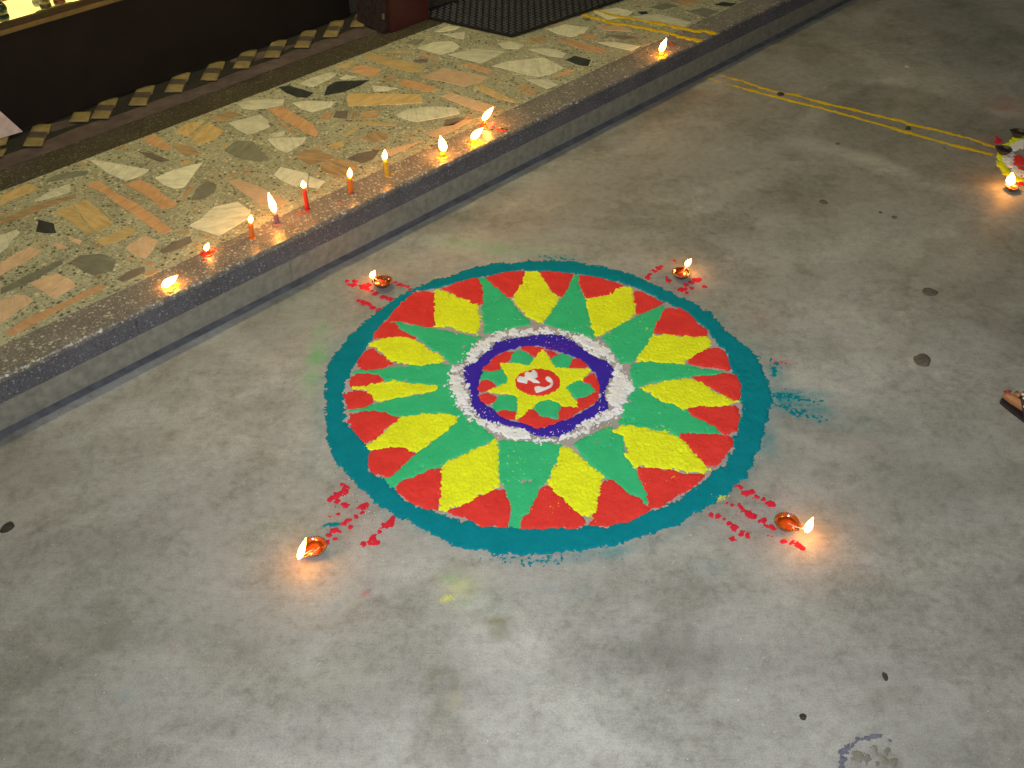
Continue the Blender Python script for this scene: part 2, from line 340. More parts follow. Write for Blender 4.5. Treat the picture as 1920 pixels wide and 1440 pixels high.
    for (px, py, rx, ry, rot, col, k) in ((1475, 742, 62, 11, 0, teal, 1.7), (1500, 762, 90, 13, -.25, teal, 1.0), (1450, 700, 14, 22, 0, teal, .8), (1540, 790, 70, 8, -.3, teal, .3), (1455, 700, 16, 18, 0, teal, .8), (1440, 830, 14, 26, 0, teal, .6), (1455, 780, 30, 26, 0, teal, .3), (1400, 650, 30, 14, -.4, teal, .35),
            (625, 984, 18, 6, .1, teal, .85), (640, 990, 16, 5, 0, teal, .5), (230, 1305, 13, 6, 0, teal, .55), (627, 1137, 12, 5, 0, teal, .55), (590, 830, 10, 60, 0, teal, .22), (612, 700, 5, 40, 0, teal, .4),
            (1020, 480, 60, 4, -.15, teal, .5), (1060, 484, 30, 3, -.1, teal, .55), (1030, 1100, 20, 5, .2, teal, .35), (1330, 1060, 40, 12, .4, teal, .18), (1085, 1110, 20, 10, 0, teal, .18),
            (592, 665, 18, 60, 0, grn, .9), (560, 560, 40, 40, 0, grn, .10), (970, 470, 70, 12, 0, grn, .5), (870, 455, 60, 12, 0, grn, .35), (1190, 560, 30, 8, 0, grn, .12), (900, 1110, 40, 30, 0, grn, .16), (610, 885, 6, 5, 0, grn, .35), (560, 990, 90, 25, 0, grn, .08),
            (838, 1122, 9, 3, 0, yel, 1.), (860, 1100, 34, 30, 0, yel, .25), (848, 1082, 22, 10, 0, grn, .5), (865, 1130, 12, 10, 0, grn, .4), (930, 1166, 24, 9, 0, (.17, .16, .09), .9), (936, 1190, 16, 7, 0, (.17, .16, .09), .9), (808, 1264, 12, 9, 0, (.30, .23, .13), .9), (850, 1312, 12, 20, 0, (.32, .28, .18), .7), (683, 1112, 4, 4, 0, red, .8), (628, 1137, 10, 5, 0, teal, .7), (1347, 934, 8, 4, .5, yel, .95), (842, 501, 7, 2.5, 0, yel, .6), (815, 521, 5, 2, 0, yel, .5),
            (1460, 680, 16, 3.5, 0, red, .75), (1415, 582, 10, 3.5, 0, red, .45), (1430, 600, 20, 20, 0, red, .10), (1212, 474, 6, 2, 0, red, .4), (1525, 1212, 14, 6, .3, red, .22), (1500, 1180, 12, 6, 0, red, .12), (1890, 200, 40, 14, 0, red, .35), (1860, 275, 20, 12, 0, red, .35),
            (680, 1112, 6, 3, 0, red, .4), (330, 1215, 14, 7, 0, red, .16), (805, 1011, 4, 2.5, 0, red, .7), (1230, 200, 22, 3, .5, red, .22), (1320, 180, 20, 3, .3, red, .3), (690, 545, 30, 12, 0, red, .16), (640, 985, 60, 30, 0, red, .10), (1450, 980, 40, 22, 0, red, .12), (1285, 535, 30, 12, 0, red, .22), (1390, 985, 50, 30, 0, red, .06), (900, 1033, 50, 6, 0, lil, .6), (1010, 1045, 90, 6, 0, lil, .6), (700, 925, 16, 20, 0, lil, .35), (730, 960, 12, 12, 0, lil, .5), (860, 1025, 50, 12, -.3, lil, .4), (616, 740, 4, 18, 0, lil, .5), (660, 900, 24, 10, -.6, lil, .3), (1385, 760, 7, 60, 0, lil, .4),
            (1600, 835, 80, 14, -.1, lil, .22), (1560, 800, 40, 8, 0, teal, .14), (950, 1075, 100, 16, 0, lil, .20)):
        put(gauss(px, py, rx, ry, rot), col, k)
    # broken patch with blue-grey rim at the near edge
    pa = sd_poly([(1574, 1440), (1585, 1405), (1600, 1392), (1640, 1387), (1665, 1395), (1690, 1410), (1700, 1440), (1690, 1480), (1580, 1490)], .008)
    mul(np.clip(pa/.01, 0, 1)*np.clip(.6+1.2*fbm(X, Y, .03, 3, 77), 0, 1.5), .76, (1.02, 1, .95)); 
    V = np.stack([X, Y, np.zeros_like(X)], -1)
    Z = .0012*fbm(X, Y, .25, 3, 13); Z -= np.clip(pa/.01, 0, 1)*.002
    Z *= np.clip((rr-.53)/.1, 0, 1); V[..., 2] = Z
    ny, nx = X.shape; idx = np.arange(ny*nx).reshape(ny, nx)
    F = np.stack([idx[:-1, :-1], idx[:-1, 1:], idx[1:, 1:], idx[1:, :-1]], -1).reshape(-1, 4)
    o = fast_mesh('ground', V.reshape(-1, 3), F, M_CONC)
    me = o.data
    # far sheet, joined as an outer skirt of the same object
    for nm, arr in (('shade', np.dstack([np.clip(sh, .3, 1.6), np.ones(X.shape)])), ('dust', np.dstack([np.clip(dust, 0, 1), al]))):
        a = me.color_attributes.new(nm, 'FLOAT_COLOR', 'POINT'); a.data.foreach_set('color', arr.reshape(-1, 4).astype(np.float32).ravel())
    tag(o, kind='structure')
    f2 = []; B = 60.
    VV = [(-B, -B, 0), (B, -B, 0), (B, y0, 0), (-B, y0, 0), (-B, y1, 0), (x0, y0, 0), (x0, y1, 0), (x1, y0, 0), (B, y1, 0), (x1, y1, 0), (B, B, 0), (-B, B, 0)]
    VV[2] = (B, y0, 0)
    F = [(0, 1, 2, 7, 5, 3), (3, 5, 6, 4), (7, 2, 8, 9), (4, 6, 9, 8, 10, 11)]
    g2 = mesh_obj('outer_ground', VV, F, M_CONC, None); me2 = g2.data
    for nm, v in (('shade', (1, 1, 1, 1)), ('dust', (0, 0, 0, 0))):
        a = me2.color_attributes.new(nm, 'FLOAT_COLOR', 'POINT'); a.data.foreach_set('color', list(v)*len(VV))
    tag(g2, kind='structure')

def poly_sd(x, y, P):                      # signed distance, positive inside
    n = len(P); d2 = np.full(x.shape, 1e9); ins = np.zeros(x.shape, bool)
    for i in range(n):
        a = P[i]; b = P[(i+1) % n]; ab = b-a; t = np.clip(((x-a[0])*ab[0]+(y-a[1])*ab[1])/max(ab@ab, 1e-12), 0, 1)
        d2 = np.minimum(d2, (x-a[0]-t*ab[0])**2+(y-a[1]-t*ab[1])**2)
        c = ((a[1] > y) != (b[1] > y))
        if abs(b[1]-a[1]) > 1e-12: ins ^= c & (x < (b[0]-a[0])*(y-a[1])/(b[1]-a[1])+a[0])
    return np.where(ins, 1, -1)*np.sqrt(d2)
build_ground()

# ------------------------------------------------------------------ powder heightfields
_seed = [100]
def heap(name, sdf, box, mat, parent, h=.003, jag=.004, jsc=.018, lump=.0007, lsc=.006, soft=.006, cell=.0019, z0=0., thresh=0., holes=0.):
    _seed[0] += 1; sd_ = _seed[0]
    xs = np.arange(box[0]-.012, box[1]+.012+cell, cell); ys = np.arange(box[2]-.012, box[3]+.012+cell, cell)
    X, Y = np.meshgrid(xs, ys); v = sdf(X.ravel(), Y.ravel()).reshape(X.shape)
    v = v + jag*fbm(X, Y, jsc, 2, sd_) + jag*.95*fbm(X, Y, .0052, 2, sd_+50) - thresh
    Z = h*np.clip(v/soft, -1, 1); Z = np.where(v > soft, h, Z) + np.where(v > -.003, 1, 0)*lump*fbm(X, Y, lsc, 3, sd_+7)
    if holes: Z -= holes*np.clip(fbm(X, Y, .02, 3, sd_+90)-.35, 0, 1)
    Z = np.where(v < -.0035, -.003, Z); Z = np.maximum(Z, -.003)
    keep = (np.maximum.reduce([Z[:-1, :-1], Z[1:, :-1], Z[:-1, 1:], Z[1:, 1:]]) > 0.0002)
    ny, nx = X.shape; idx = np.arange(ny*nx).reshape(ny, nx)
    F = np.stack([idx[:-1, :-1], idx[:-1, 1:], idx[1:, 1:], idx[1:, :-1]], -1)[keep]
    if len(F) == 0: return None
    u, inv = np.unique(F, return_inverse=True); V = np.stack([X.ravel(), Y.ravel(), Z.ravel()+z0], 1)[u]
    return fast_mesh(name, V, inv.reshape(-1, 4), mat, parent)
def heap_poly(name, pts, mat, parent, z=0., **k):
    P = np.array([at(px, py, z)[:2] for px, py in pts]); b = (P[:, 0].min(), P[:, 0].max(), P[:, 1].min(), P[:, 1].max())
    return heap(name, lambda x, y: poly_sd(x, y, P), b, mat, parent, z0=z, **k)
def heap_ring(name, outer, inner, mat, parent, **k):
    A = np.array([at(*p)[:2] for p in outer]); B = np.array([at(*p)[:2] for p in inner])
    b = (A[:, 0].min(), A[:, 0].max(), A[:, 1].min(), A[:, 1].max())
    return heap(name, lambda x, y: np.minimum(poly_sd(x, y, A), -poly_sd(x, y, B)), b, mat, parent, **k)
def heap_blobs(name, blobs, mat, parent, z=0., joinup=False, **k):   # blobs = (px, py, r_px)
    C = []
    for px, py, r in blobs:
        c = at(px, py, z); e = at(px+r, py, z); C.append((c[0], c[1], abs(e[0]-c[0])))
    C = np.array(C); b = ((C[:, 0]-C[:, 2]).min(), (C[:, 0]+C[:, 2]).max(), (C[:, 1]-C[:, 2]).min(), (C[:, 1]+C[:, 2]).max())
    def f(x, y):
        v = np.full(x.shape, -1.)
        if joinup:
            for p, q in zip(C, C[1:]):
                ab = q[:2]-p[:2]; t = np.clip(((x-p[0])*ab[0]+(y-p[1])*ab[1])/max(ab@ab, 1e-12), 0, 1)
                v = np.maximum(v, p[2]+(q[2]-p[2])*t-np.hypot(x-p[0]-t*ab[0], y-p[1]-t*ab[1]))
        else:
            for c in C: v = np.maximum(v, c[2]-np.hypot(x-c[0], y-c[1]))
        return v
    kk = dict(h=.0022, jag=.0046, jsc=.012, soft=.005, lump=.0010, thresh=-.0016); kk.update(k)
    return heap(name, f, b, mat, parent, z0=z, **kk)

# ------------------------------------------------------------------ the big rangoli
rg = empty('rangoli'); tag(rg, 'large round powder rangoli with a teal ring and green rays on the concrete', 'rangoli')
outer = [(609,699),(622,665),(650,635),(680,605),(715,578),(772,539),(812,524),(852,513.5),(900,500),(944,493),(990,489),(1035,489.5),(1069,490.6),(1128,500),(1165,510),(1202,523),(1263.5,550),(1298,568),(1330,589),(1385,640),(1419,669),(1437,712),(1447,745),(1440,786),(1424,850),(1393,900),(1366,925),(1328,948),(1290,972),(1252,990),(1205,1007),(1160,1019.6),(1092,1033),(1050,1036),(1000,1038),(944,1041),(900,1032),(857,1024),(820,1008),(790,993),(760,972),(737.5,968),(720,953),(703,944),(685,925),(669,908),(650,890),(632,868),(614,832),(608,786),(606,740)]
inner = [(646,791),(643.5,733.5),(655,701),(671,676),(698.5,635),(724,600.6),(783,545.6),(829,539),(895.6,520),(978,506.7),(1073,513.5),(1160,529.6),(1206,548),(1275,580),(1323,619),(1357.5,658),(1369,692),(1387,722),(1389,768),(1378,820),(1357.5,868),(1321,898),(1270,937),(1218,962),(1160,983),(1069,992),(1000,991),(898,987),(829,962),(760,937),(724,900),(691,882),(691,854.6),(680,831.6),(657,804)]
heap_ring('teal_ring', outer, inner, P_TEAL, rg, h=.0028, jag=.0075, jsc=.024, cell=.0020, lump=.0012, lsc=.012)
GREEN = [
 [(1, [(1295,225),(1350,225),(1480,340),(1560,420),(1640,520),(1730,600),(1600,625),(1440,670),(1345,685),(1330,500),(1330,330)])],
 [(1, [(560,575),(640,585),(760,610),(900,630),(1000,655),(1150,680),(1310,710),(1240,790),(1190,860),(1150,925),(1060,925),(1010,860),(880,780),(780,700),(700,660),(620,610)])],
 [(1, [(260,1000),(310,975),(480,970),(640,950),(800,940),(950,925),(1060,935),(1060,1040),(1040,1110),(950,1108),(800,1085),(650,1070),(500,1060),(480,1020),(380,1000)])],
 [(1, [(230,1310),(340,1290),(420,1260),(560,1220),(750,1190),(930,1150),(960,1108),(1045,1112),(1110,1180),(1110,1290),(1180,1355),(1110,1360),(1000,1330),(840,1340),(700,1360),(640,1365),(500,1318),(360,1308)])],
 [(3, [(1120,185),(1270,190),(1280,220),(1340,290),(1430,360),(1300,430),(1150,500),(1010,555),(980,590),(880,620),(760,670),(660,700),(640,740),(580,750),(535,690),(620,640),(700,560),(780,480),(900,400),(1000,320),(1100,240)])],
 [(3, [(1455,400),(1500,370),(1650,385),(1800,400)]), (4, [(0,395),(120,400),(220,410),(222,440),(200,520),(150,620),(100,700),(50,760),(10,850)]), (3, [(1710,940),(1660,1010),(1640,1040),(1630,1100),(1530,1100),(1540,1060),(1560,990),(1545,880),(1510,790),(1470,700),(1465,560)])],
 [(4, [(315,400),(400,360),(520,310),(640,265),(650,310),(720,350),(730,420),(740,510),(800,590),(840,650),(870,720),(930,830),(940,900),(900,890),(850,840),(780,820),(700,750),(620,700),(540,650),(450,570),(380,480)])],
 [(4, [(700,230),(720,180),(750,80),(775,10)]), (2, [(820,1128),(880,1140),(960,1190),(1040,1240),(1150,1270),(1250,1305)]), (4, [(1300,180),(1400,230),(1480,270),(1540,325),(1420,325),(1300,318),(1180,340),(1080,300),(950,285),(830,265),(710,250)])],
 [(2, [(790,930),(850,920),(940,910),(1080,925),(1250,940),(1380,970),(1550,995),(1480,1020),(1330,1030),(1180,1050),(1040,1070),(930,1090),(822,1122),(800,1060)])],
 [(2, [(1060,450),(1060,500),(1020,580),(980,660),(950,730),(900,800),(850,870),(780,920),(720,920),(660,850),(620,780),(560,720),(660,640),(780,580),(880,520),(980,480)])],
 [(2, [(330,200),(365,200),(370,280),(400,360),(430,430),(440,510),(460,600),(495,680),(480,720),(380,690),(200,640),(90,600),(130,530),(190,450),(240,370),(290,280)])]]
YELLOW = [
 [(2, [(-65,175),(30,172),(60,200),(100,270),(150,350),(205,385),(170,450),(110,530),(60,590)]), (1, [(1820,592),(1760,570),(1690,530),(1640,470),(1580,400),(1610,330),(1660,250)])],
 [(2, [(735,295),(800,310),(815,380),(825,450),(830,510),(760,570),(650,630),(560,680),(510,695),(480,650),(450,540),(430,400),(520,385),(620,365),(670,330)])],
 [(2, [(970,695),(1090,690),(1250,705),(1410,715),(1455,770),(1400,810),(1310,860),(1255,900),(1240,935),(1110,930),(950,905),(850,910),(850,870),(910,800)])],
 [(2, [(880,1125),(1000,1090),(1150,1060),(1290,1055),(1400,1110),(1500,1180),(1650,1240),(1560,1275),(1420,1275),(1300,1290),(1220,1305),(1150,1265),(1050,1240),(960,1180)])],
 [(4, [(640,300),(710,255),(830,265),(950,290),(1080,310),(1170,350),(1240,390),(1290,460),(1370,540),(1420,610),(1380,640),(1220,620),(1080,605),(950,590),(870,590),(820,600),(780,530),(750,500),(770,430),(730,340)])],
 [(4, [(220,440),(280,440),(350,480),(410,550),(480,600),(590,670),(540,740),(530,830),(500,950),(460,1005),(400,990),(320,940),(230,850),(150,780),(110,710),(160,620),(200,520)])],
 [(3, [(1440,375),(1450,500),(1450,640),(1450,760),(1380,790),(1280,830),(1150,900),(1060,930),(1020,950),(985,930),(980,800),(985,680),(1000,590),(1050,550),(1170,490),(1300,430)])],
 [(3, [(1110,175),(1120,220),(1060,260),(960,340),(880,400),(820,450),(760,465),(640,430),(500,445),(400,455),(375,410),(450,370),(500,310),(570,260),(650,195),(700,180),(860,155),(1000,155)])],
 [(1, [(260,1120),(380,1100),(500,1080),(640,1070),(800,1090),(950,1110),(940,1150),(820,1160),(720,1190),(600,1210),(490,1230),(450,1210),(430,1170),(370,1140)])],
 [(1, [(420,745),(520,715),(640,705),(760,720),(800,750),(870,800),(960,850),(1000,890),(960,910),(860,930),(810,940),(700,920),(590,910),(520,850),(460,790),(400,775)])],
 [(1, [(940,315),(1010,330),(1130,380),(1200,410),(1290,450),(1290,510),(1310,540),(1300,620),(1280,680),(1200,660),(1080,630),(950,610),(930,540),(935,400)])]]
RED = [
 [(1, [(1365,215),(1500,180),(1660,165),(1670,200),(1650,280),(1600,350),(1545,380),(1480,330),(1400,260)])],
 [(2, [(45,170),(180,175),(315,195),(320,240),(290,290),(240,375),(180,365),(130,290),(80,220)])],
 [(2, [(370,210),(450,210),(570,240),(740,285),(670,330),(600,370),(500,385),(430,395),(400,330),(370,260)])],
 [(2, [(820,335),(900,345),(960,380),(1050,430),(980,480),(900,510),(845,525),(835,450)])],
 [(2, [(1070,480),(1190,475),(1260,520),(1330,590),(1410,660),(1400,705),(1250,700),(1080,690),(975,665),(1000,600),(1040,530)])],
 [(2, [(1470,800),(1540,810),(1580,870),(1610,960),(1590,985),(1500,965),(1380,950),(1260,920),(1270,890),(1350,840)])],
 [(2, [(1300,1040),(1430,1025),(1560,1010),(1650,1030),(1690,1090),(1685,1180),(1660,1230),(1580,1200),(1490,1150),(1380,1090)])],
 [(4, [(1255,125),(1360,100),(1500,105),(1640,100),(1660,140),(1680,200),(1650,300),(1560,330),(1480,270),(1400,230),(1300,180)])],
 [(4, [(1190,325),(1260,312),(1400,327),(1540,337),(1620,350),(1610,430),(1560,510),(1500,580),(1430,590),(1380,560),(1290,450),(1230,385)])],
 [(4, [(850,600),(950,605),(1080,620),(1220,650),(1380,670),(1330,720),(1250,780),(1130,850),(1020,920),(950,930),(930,860),(890,740),(850,660)])],
 [(4, [(560,720),(650,705),(700,750),(780,820),(850,850),(900,900),(945,960),(880,1000),(760,1045),(640,1055),(520,1075),(465,1072),(500,960),(530,850),(540,770)])],
 [(3, [(1820,750),(1860,760)]), (4, [(110,750),(160,800),(240,880),(330,960),(400,1010),(420,1060),(300,1100),(150,1090),(0,1100)]), (3, [(1640,1110),(1635,1040),(1700,970),(1740,880)])],
 [(3, [(1060,950),(1150,910),(1290,840),(1400,790),(1490,790),(1520,850),(1555,910),(1540,1000),(1520,1090),(1430,1070),(1330,1080),(1230,1040),(1180,1000),(1080,985)])],
 [(3, [(630,760),(640,720),(760,680),(880,620),(975,600),(980,700),(970,820),(960,920),(990,945),(880,940),(760,900),(720,860),(640,800)])],
 [(3, [(400,460),(500,450),(640,420),(770,485),(740,530),(680,570),(620,630),(550,680),(470,650),(420,630),(390,560)])],
 [(3, [(250,160),(370,135),(480,140),(640,185),(570,250),(480,330),(440,370),(370,380),(300,340),(260,280),(240,220)])],
 [(1, [(200,1180),(270,1140),(340,1150),(430,1190),(445,1230),(400,1260),(330,1280),(220,1290)])],
 [(1, [(240,1060),(290,1010),(380,1010),(470,1020),(520,1060),(430,1090),(330,1110),(260,1110)])],
 [(1, [(320,900),(360,830),(440,805),(500,850),(585,910),(540,945),(440,970),(370,990),(320,950)])],
 [(1, [(420,715),(450,640),(530,585),(600,590),(640,640),(700,680),(765,710),(730,730),(640,705),(520,720)])],
 [(1, [(545,570),(600,490),(680,410),(760,350),(830,330),(930,345),(945,400),(930,500),(935,600),(880,620),(780,605),(650,580)])],
 [(1, [(1005,310),(1120,260),(1240,225),(1290,230),(1330,290),(1330,430),(1270,440),(1180,400),(1080,350)])]]
def segs(L): return [q for z, p in L for q in zp(z, p)]
for L in GREEN: heap_poly('green_ray', segs(L), P_GRN, rg, h=.0026, jag=.0042, jsc=.014, lump=.0007, holes=.008, thresh=-.0022)
for L in YELLOW: heap_poly('yellow_diamond', segs(L), P_YEL, rg, h=.0038, jag=.0058, jsc=.010, lump=.0021, lsc=.0050, holes=.007, thresh=-.0026)
for L in RED: heap_poly('red_patch', segs(L), P_RED, rg, h=.0030, jag=.0044, jsc=.014, lump=.0014, lsc=.011, holes=.006, thresh=-.0026)
bo = [(200,560),(215,500),(230,450),(360,390),(440,310),(530,220),(640,190),(760,170),(900,150),(1050,140),(1180,150),(1280,200),(1370,270),(1450,330),(1560,380),(1640,410),(1680,450),(1700,500),(1700,580),(1640,640),(1620,720),(1620,800),(1650,860),(1620,910),(1550,950),(1400,1020),(1280,1110),(1150,1170),(1000,1170),(900,1140),(760,1080),(600,1050),(480,1020),(380,990),(330,950),(290,850),(250,700)]
bi = [(390,500),(450,420),(540,340),(650,310),(770,270),(920,260),(1060,285),(1150,310),(1250,350),(1380,400),(1450,460),(1520,540),(1560,640),(1560,760),(1500,850),(1380,930),(1260,990),(1150,1020),(1080,1060),(950,1080),(840,1050),(700,1010),(580,970),(500,900),(430,850),(370,800),(345,690),(370,600)]
wo = [(30,660),(60,540),(80,460),(200,440),(220,350),(360,210),(480,150),(700,90),(900,75),(1150,90),(1300,130),(1500,200),(1650,290),(1750,400),(1820,500),(1870,600),(1890,730),(1830,830),(1780,940),(1650,1040),(1450,1130),(1300,1180),(1150,1230),(950,1230),(750,1210),(560,1180),(400,1080),(300,1050),(210,940),(130,850),(60,720)]
heap_ring('blue_ring', zp(5, bo), zp(5, bi), P_BLU, rg, h=.0028, jag=.0045, lump=.0005, cell=.002)
heap_ring('white_ring', zp(5, wo), zp(5, bo), P_WHT, rg, h=.0042, jag=.017, jsc=.013, soft=.006, lump=.0022, lsc=.009, cell=.0015, thresh=.0048)
IR = [[(400,500),(450,440),(520,360),(620,320),(700,330),(670,400),(570,430),(550,490),(470,505)], [(780,280),(900,260),(1000,285),(960,340),(920,370),(850,330),(790,300)],
 [(1020,300),(1100,330),(1150,350),(1080,385),(1060,370)], [(1290,400),(1370,395),(1440,460),(1400,480),(1260,480)],
 [(1380,600),(1500,540),(1550,620),(1560,740),(1490,840),(1380,895),(1340,850),(1330,800),(1440,770),(1520,720),(1470,650)],
 [(1190,870),(1330,870),(1370,900),(1280,970),(1160,1010),(1150,940)], [(740,1000),(850,900),(910,900),(960,960),(1030,980),(1150,1000),(1080,1050),(950,1085),(850,1050)],
 [(520,930),(600,905),(720,910),(720,990),(640,1000),(570,970)], [(360,760),(440,735),(530,760),(520,810),(460,840),(370,820)], [(335,690),(390,610),(450,600),(510,660),(440,700),(390,725)]]
IG = [[(700,330),(770,305),(850,340),(905,370),(890,430),(840,460),(680,430),(670,400)], [(1070,400),(1150,350),(1200,340),(1290,375),(1260,480),(1130,485)],
 [(1230,690),(1290,630),(1370,600),(1400,640),(1470,650),(1525,720),(1440,770),(1330,780),(1280,720)], [(910,880),(960,820),(1050,800),(1150,830),(1170,880),(1150,990),(1030,960),(1010,980),(960,950)],
 [(480,850),(560,760),(700,760),(735,800),(730,910),(600,905),(520,910)], [(380,560),(400,510),(500,510),(600,500),(650,600),(620,640),(540,655),(500,610),(380,590)]]
for p in IR: heap_poly('red_patch', zp(5, p), P_RED, rg, h=.0026, jag=.0034, cell=.0016, soft=.004, lump=.0010, thresh=-.0022)
for p in IG: heap_poly('green_patch', zp(5, p), P_GRN, rg, h=.0026, jag=.003, cell=.0016, soft=.004, thresh=-.002)
STAR = [(995,300),(1060,380),(1115,480),(1300,490),(1485,490),(1400,590),(1240,660),(1225,690),(1290,770),(1340,850),(1380,890),(1180,860),(1150,830),(1050,800),(940,830),(880,890),(800,960),(720,990),(735,900),(735,770),(640,740),(430,715),(540,665),(640,630),(620,540),(555,430),(680,430),(850,460),(900,400),(960,330)]
heap_poly('yellow_star', zp(5, STAR), P_YEL, rg, h=.0035, jag=.004, jsc=.008, cell=.0015, soft=.004, lump=.0016, lsc=.0045, thresh=-.0016)
heap_poly('red_disc', zp(5, [(945+235*math.cos(a), 634+140*math.sin(a)) for a in np.linspace(0, 2*math.pi, 28, endpoint=False)]), P_RED, rg, h=.0058, jag=.002, cell=.0016, soft=.004, lump=.0005)
heap_poly('white_letter_stroke', zp(5, [(728,625),(735,590),(765,572),(800,585),(800,550),(830,530),(865,540),(885,508),(930,520),(955,560),(950,595),(925,605),(960,630),(988,658),(900,655),(855,625),(845,668),(780,652),(738,645)]), P_WHT, rg, h=.0092, jag=.0012, cell=.0013, soft=.004, lump=.0005)
heap_poly('white_letter_stroke', zp(5, [(1002,605),(1030,582),(1075,588),(1108,625),(1108,665),(1085,700),(1030,728),(980,748),(925,755),(900,725),(900,690),(940,676),(1010,690),(1050,672),(1062,650),(1030,640)]), P_WHT, rg, h=.0092, jag=.0012, cell=.0013, soft=.004, lump=.0005)

# scattered crumbs of powder
def crumbs(name, zones, mat, parent, z=0.):
    V = []; F = []
    for (px, py, sx, sy, n, smin, smax) in zones:
        for _ in range(n):
            c = at(px+rnd.gauss(0, sx), py+rnd.gauss(0, sy), z); s = rnd.uniform(smin, smax)*rnd.uniform(.5, 1)*.001; b = len(V); a0 = rnd.random()*6
            zz = z + .0022
            for k in range(4): V.append((c[0]+s*math.cos(a0+k*1.57)*rnd.uniform(.6, 1.3), c[1]+s*math.sin(a0+k*1.57)*rnd.uniform(.6, 1.3), zz))
            V.append((c[0], c[1], zz+s)); V.append((c[0], c[1], zz-.003))
            for k in range(4): F.append((b+k, b+(k+1) % 4, b+4)); F.append((b+(k+1) % 4, b+k, b+5))
    o = mesh_obj(name, V, F, mat, parent); o['kind'] = 'stuff'; return o
ring = lambda n, a, b, cx=1009, cy=722, lo=1., hi=2.: [(cx+a*math.cos(t), cy+b*math.sin(t), 6, 4, 3, lo, hi) for t in np.linspace(0, 6.28, n)]
crumbs('white_crumbs', ring(60, 160, 101, lo=1.5, hi=4)+ring(60, 143, 92, lo=1.2, hi=3)+[(905, 775, 12, 6, 22, 1, 3.4), (1025, 640, 25, 4, 10, 1, 3), (1128, 765, 8, 10, 10, 2, 4), (980, 600, 30, 4, 12, 1, 2), (1095, 800, 30, 10, 20, 1, 2), (690, 960, 10, 6, 14, .6, 1.4), (645, 930, 15, 10, 14, .6, 1.4)], P_WHT, rg)
crumbs('yellow_crumbs', [(965, 870, 14, 25, 34, .8, 2.4), (1020, 850, 20, 25, 24, .7, 1.8), (1035, 945, 14, 10, 34, .8, 2), (1055, 965, 12, 10, 14, .8, 2), (800, 875, 20, 8, 16, .8, 2), (890, 920, 25, 8, 24, .8, 1.8), (815, 925, 10, 20, 22, .7, 1.6), (1245, 900, 18, 5, 24, .8, 2),
   (1110, 970, 6, 12, 12, .8, 1.8), (1065, 618, 16, 4, 10, 1, 2), (1212, 619, 3, 2, 10, 1.5, 2.4), (1220, 590, 20, 12, 12, .8, 1.8), (1260, 700, 40, 8, 18, .7, 1.6), (1205, 745, 30, 8, 12, .8, 1.8), (1236, 777, 3, 2, 4, 1.5, 2), (850, 990, 20, 12, 8, .6, 1.2), (1143, 808, 8, 8, 20, .8, 1.8), (870, 845, 20, 6, 10, .8, 1.5), (1246, 803, 12, 3, 14, 1, 2), (1347, 934, 7, 3, 24, 1, 2), (700, 660, 10, 8, 6, .8, 1.6), (840, 1123, 7, 2, 14, 1, 2)], P_YEL, rg)
crumbs('red_crumbs', [(1040, 652, 16, 4, 30, 1.4, 3), (1118, 831, 3, 1.5, 10, 1.5, 2.4), (700, 545, 26, 12, 26, .6, 1.6), (650, 975, 28, 22, 50, .6, 1.8), (1410, 965, 36, 22, 50, .6, 1.6), (1280, 530, 22, 10, 30, .6, 1.6), (1440, 985, 25, 18, 24, .6, 1.6), (858, 695, 5, 3, 5, 1, 2)], P_PNK, rg)
crumbs('teal_crumbs', [(945, 1048, 50, 6, 60, .6, 1.8), (1060, 1044, 60, 5, 40, .6, 1.6), (1460, 745, 26, 8, 50, .6, 1.6), (625, 984, 12, 5, 24, .6, 1.6), (640, 880, 10, 16, 24, .6, 1.4), (1420, 850, 8, 26, 24, .6, 1.4), (1040, 482, 40, 4, 26, .6, 1.4), (612, 720, 4, 50, 40, .6, 1.3)], P_TEAL, rg)
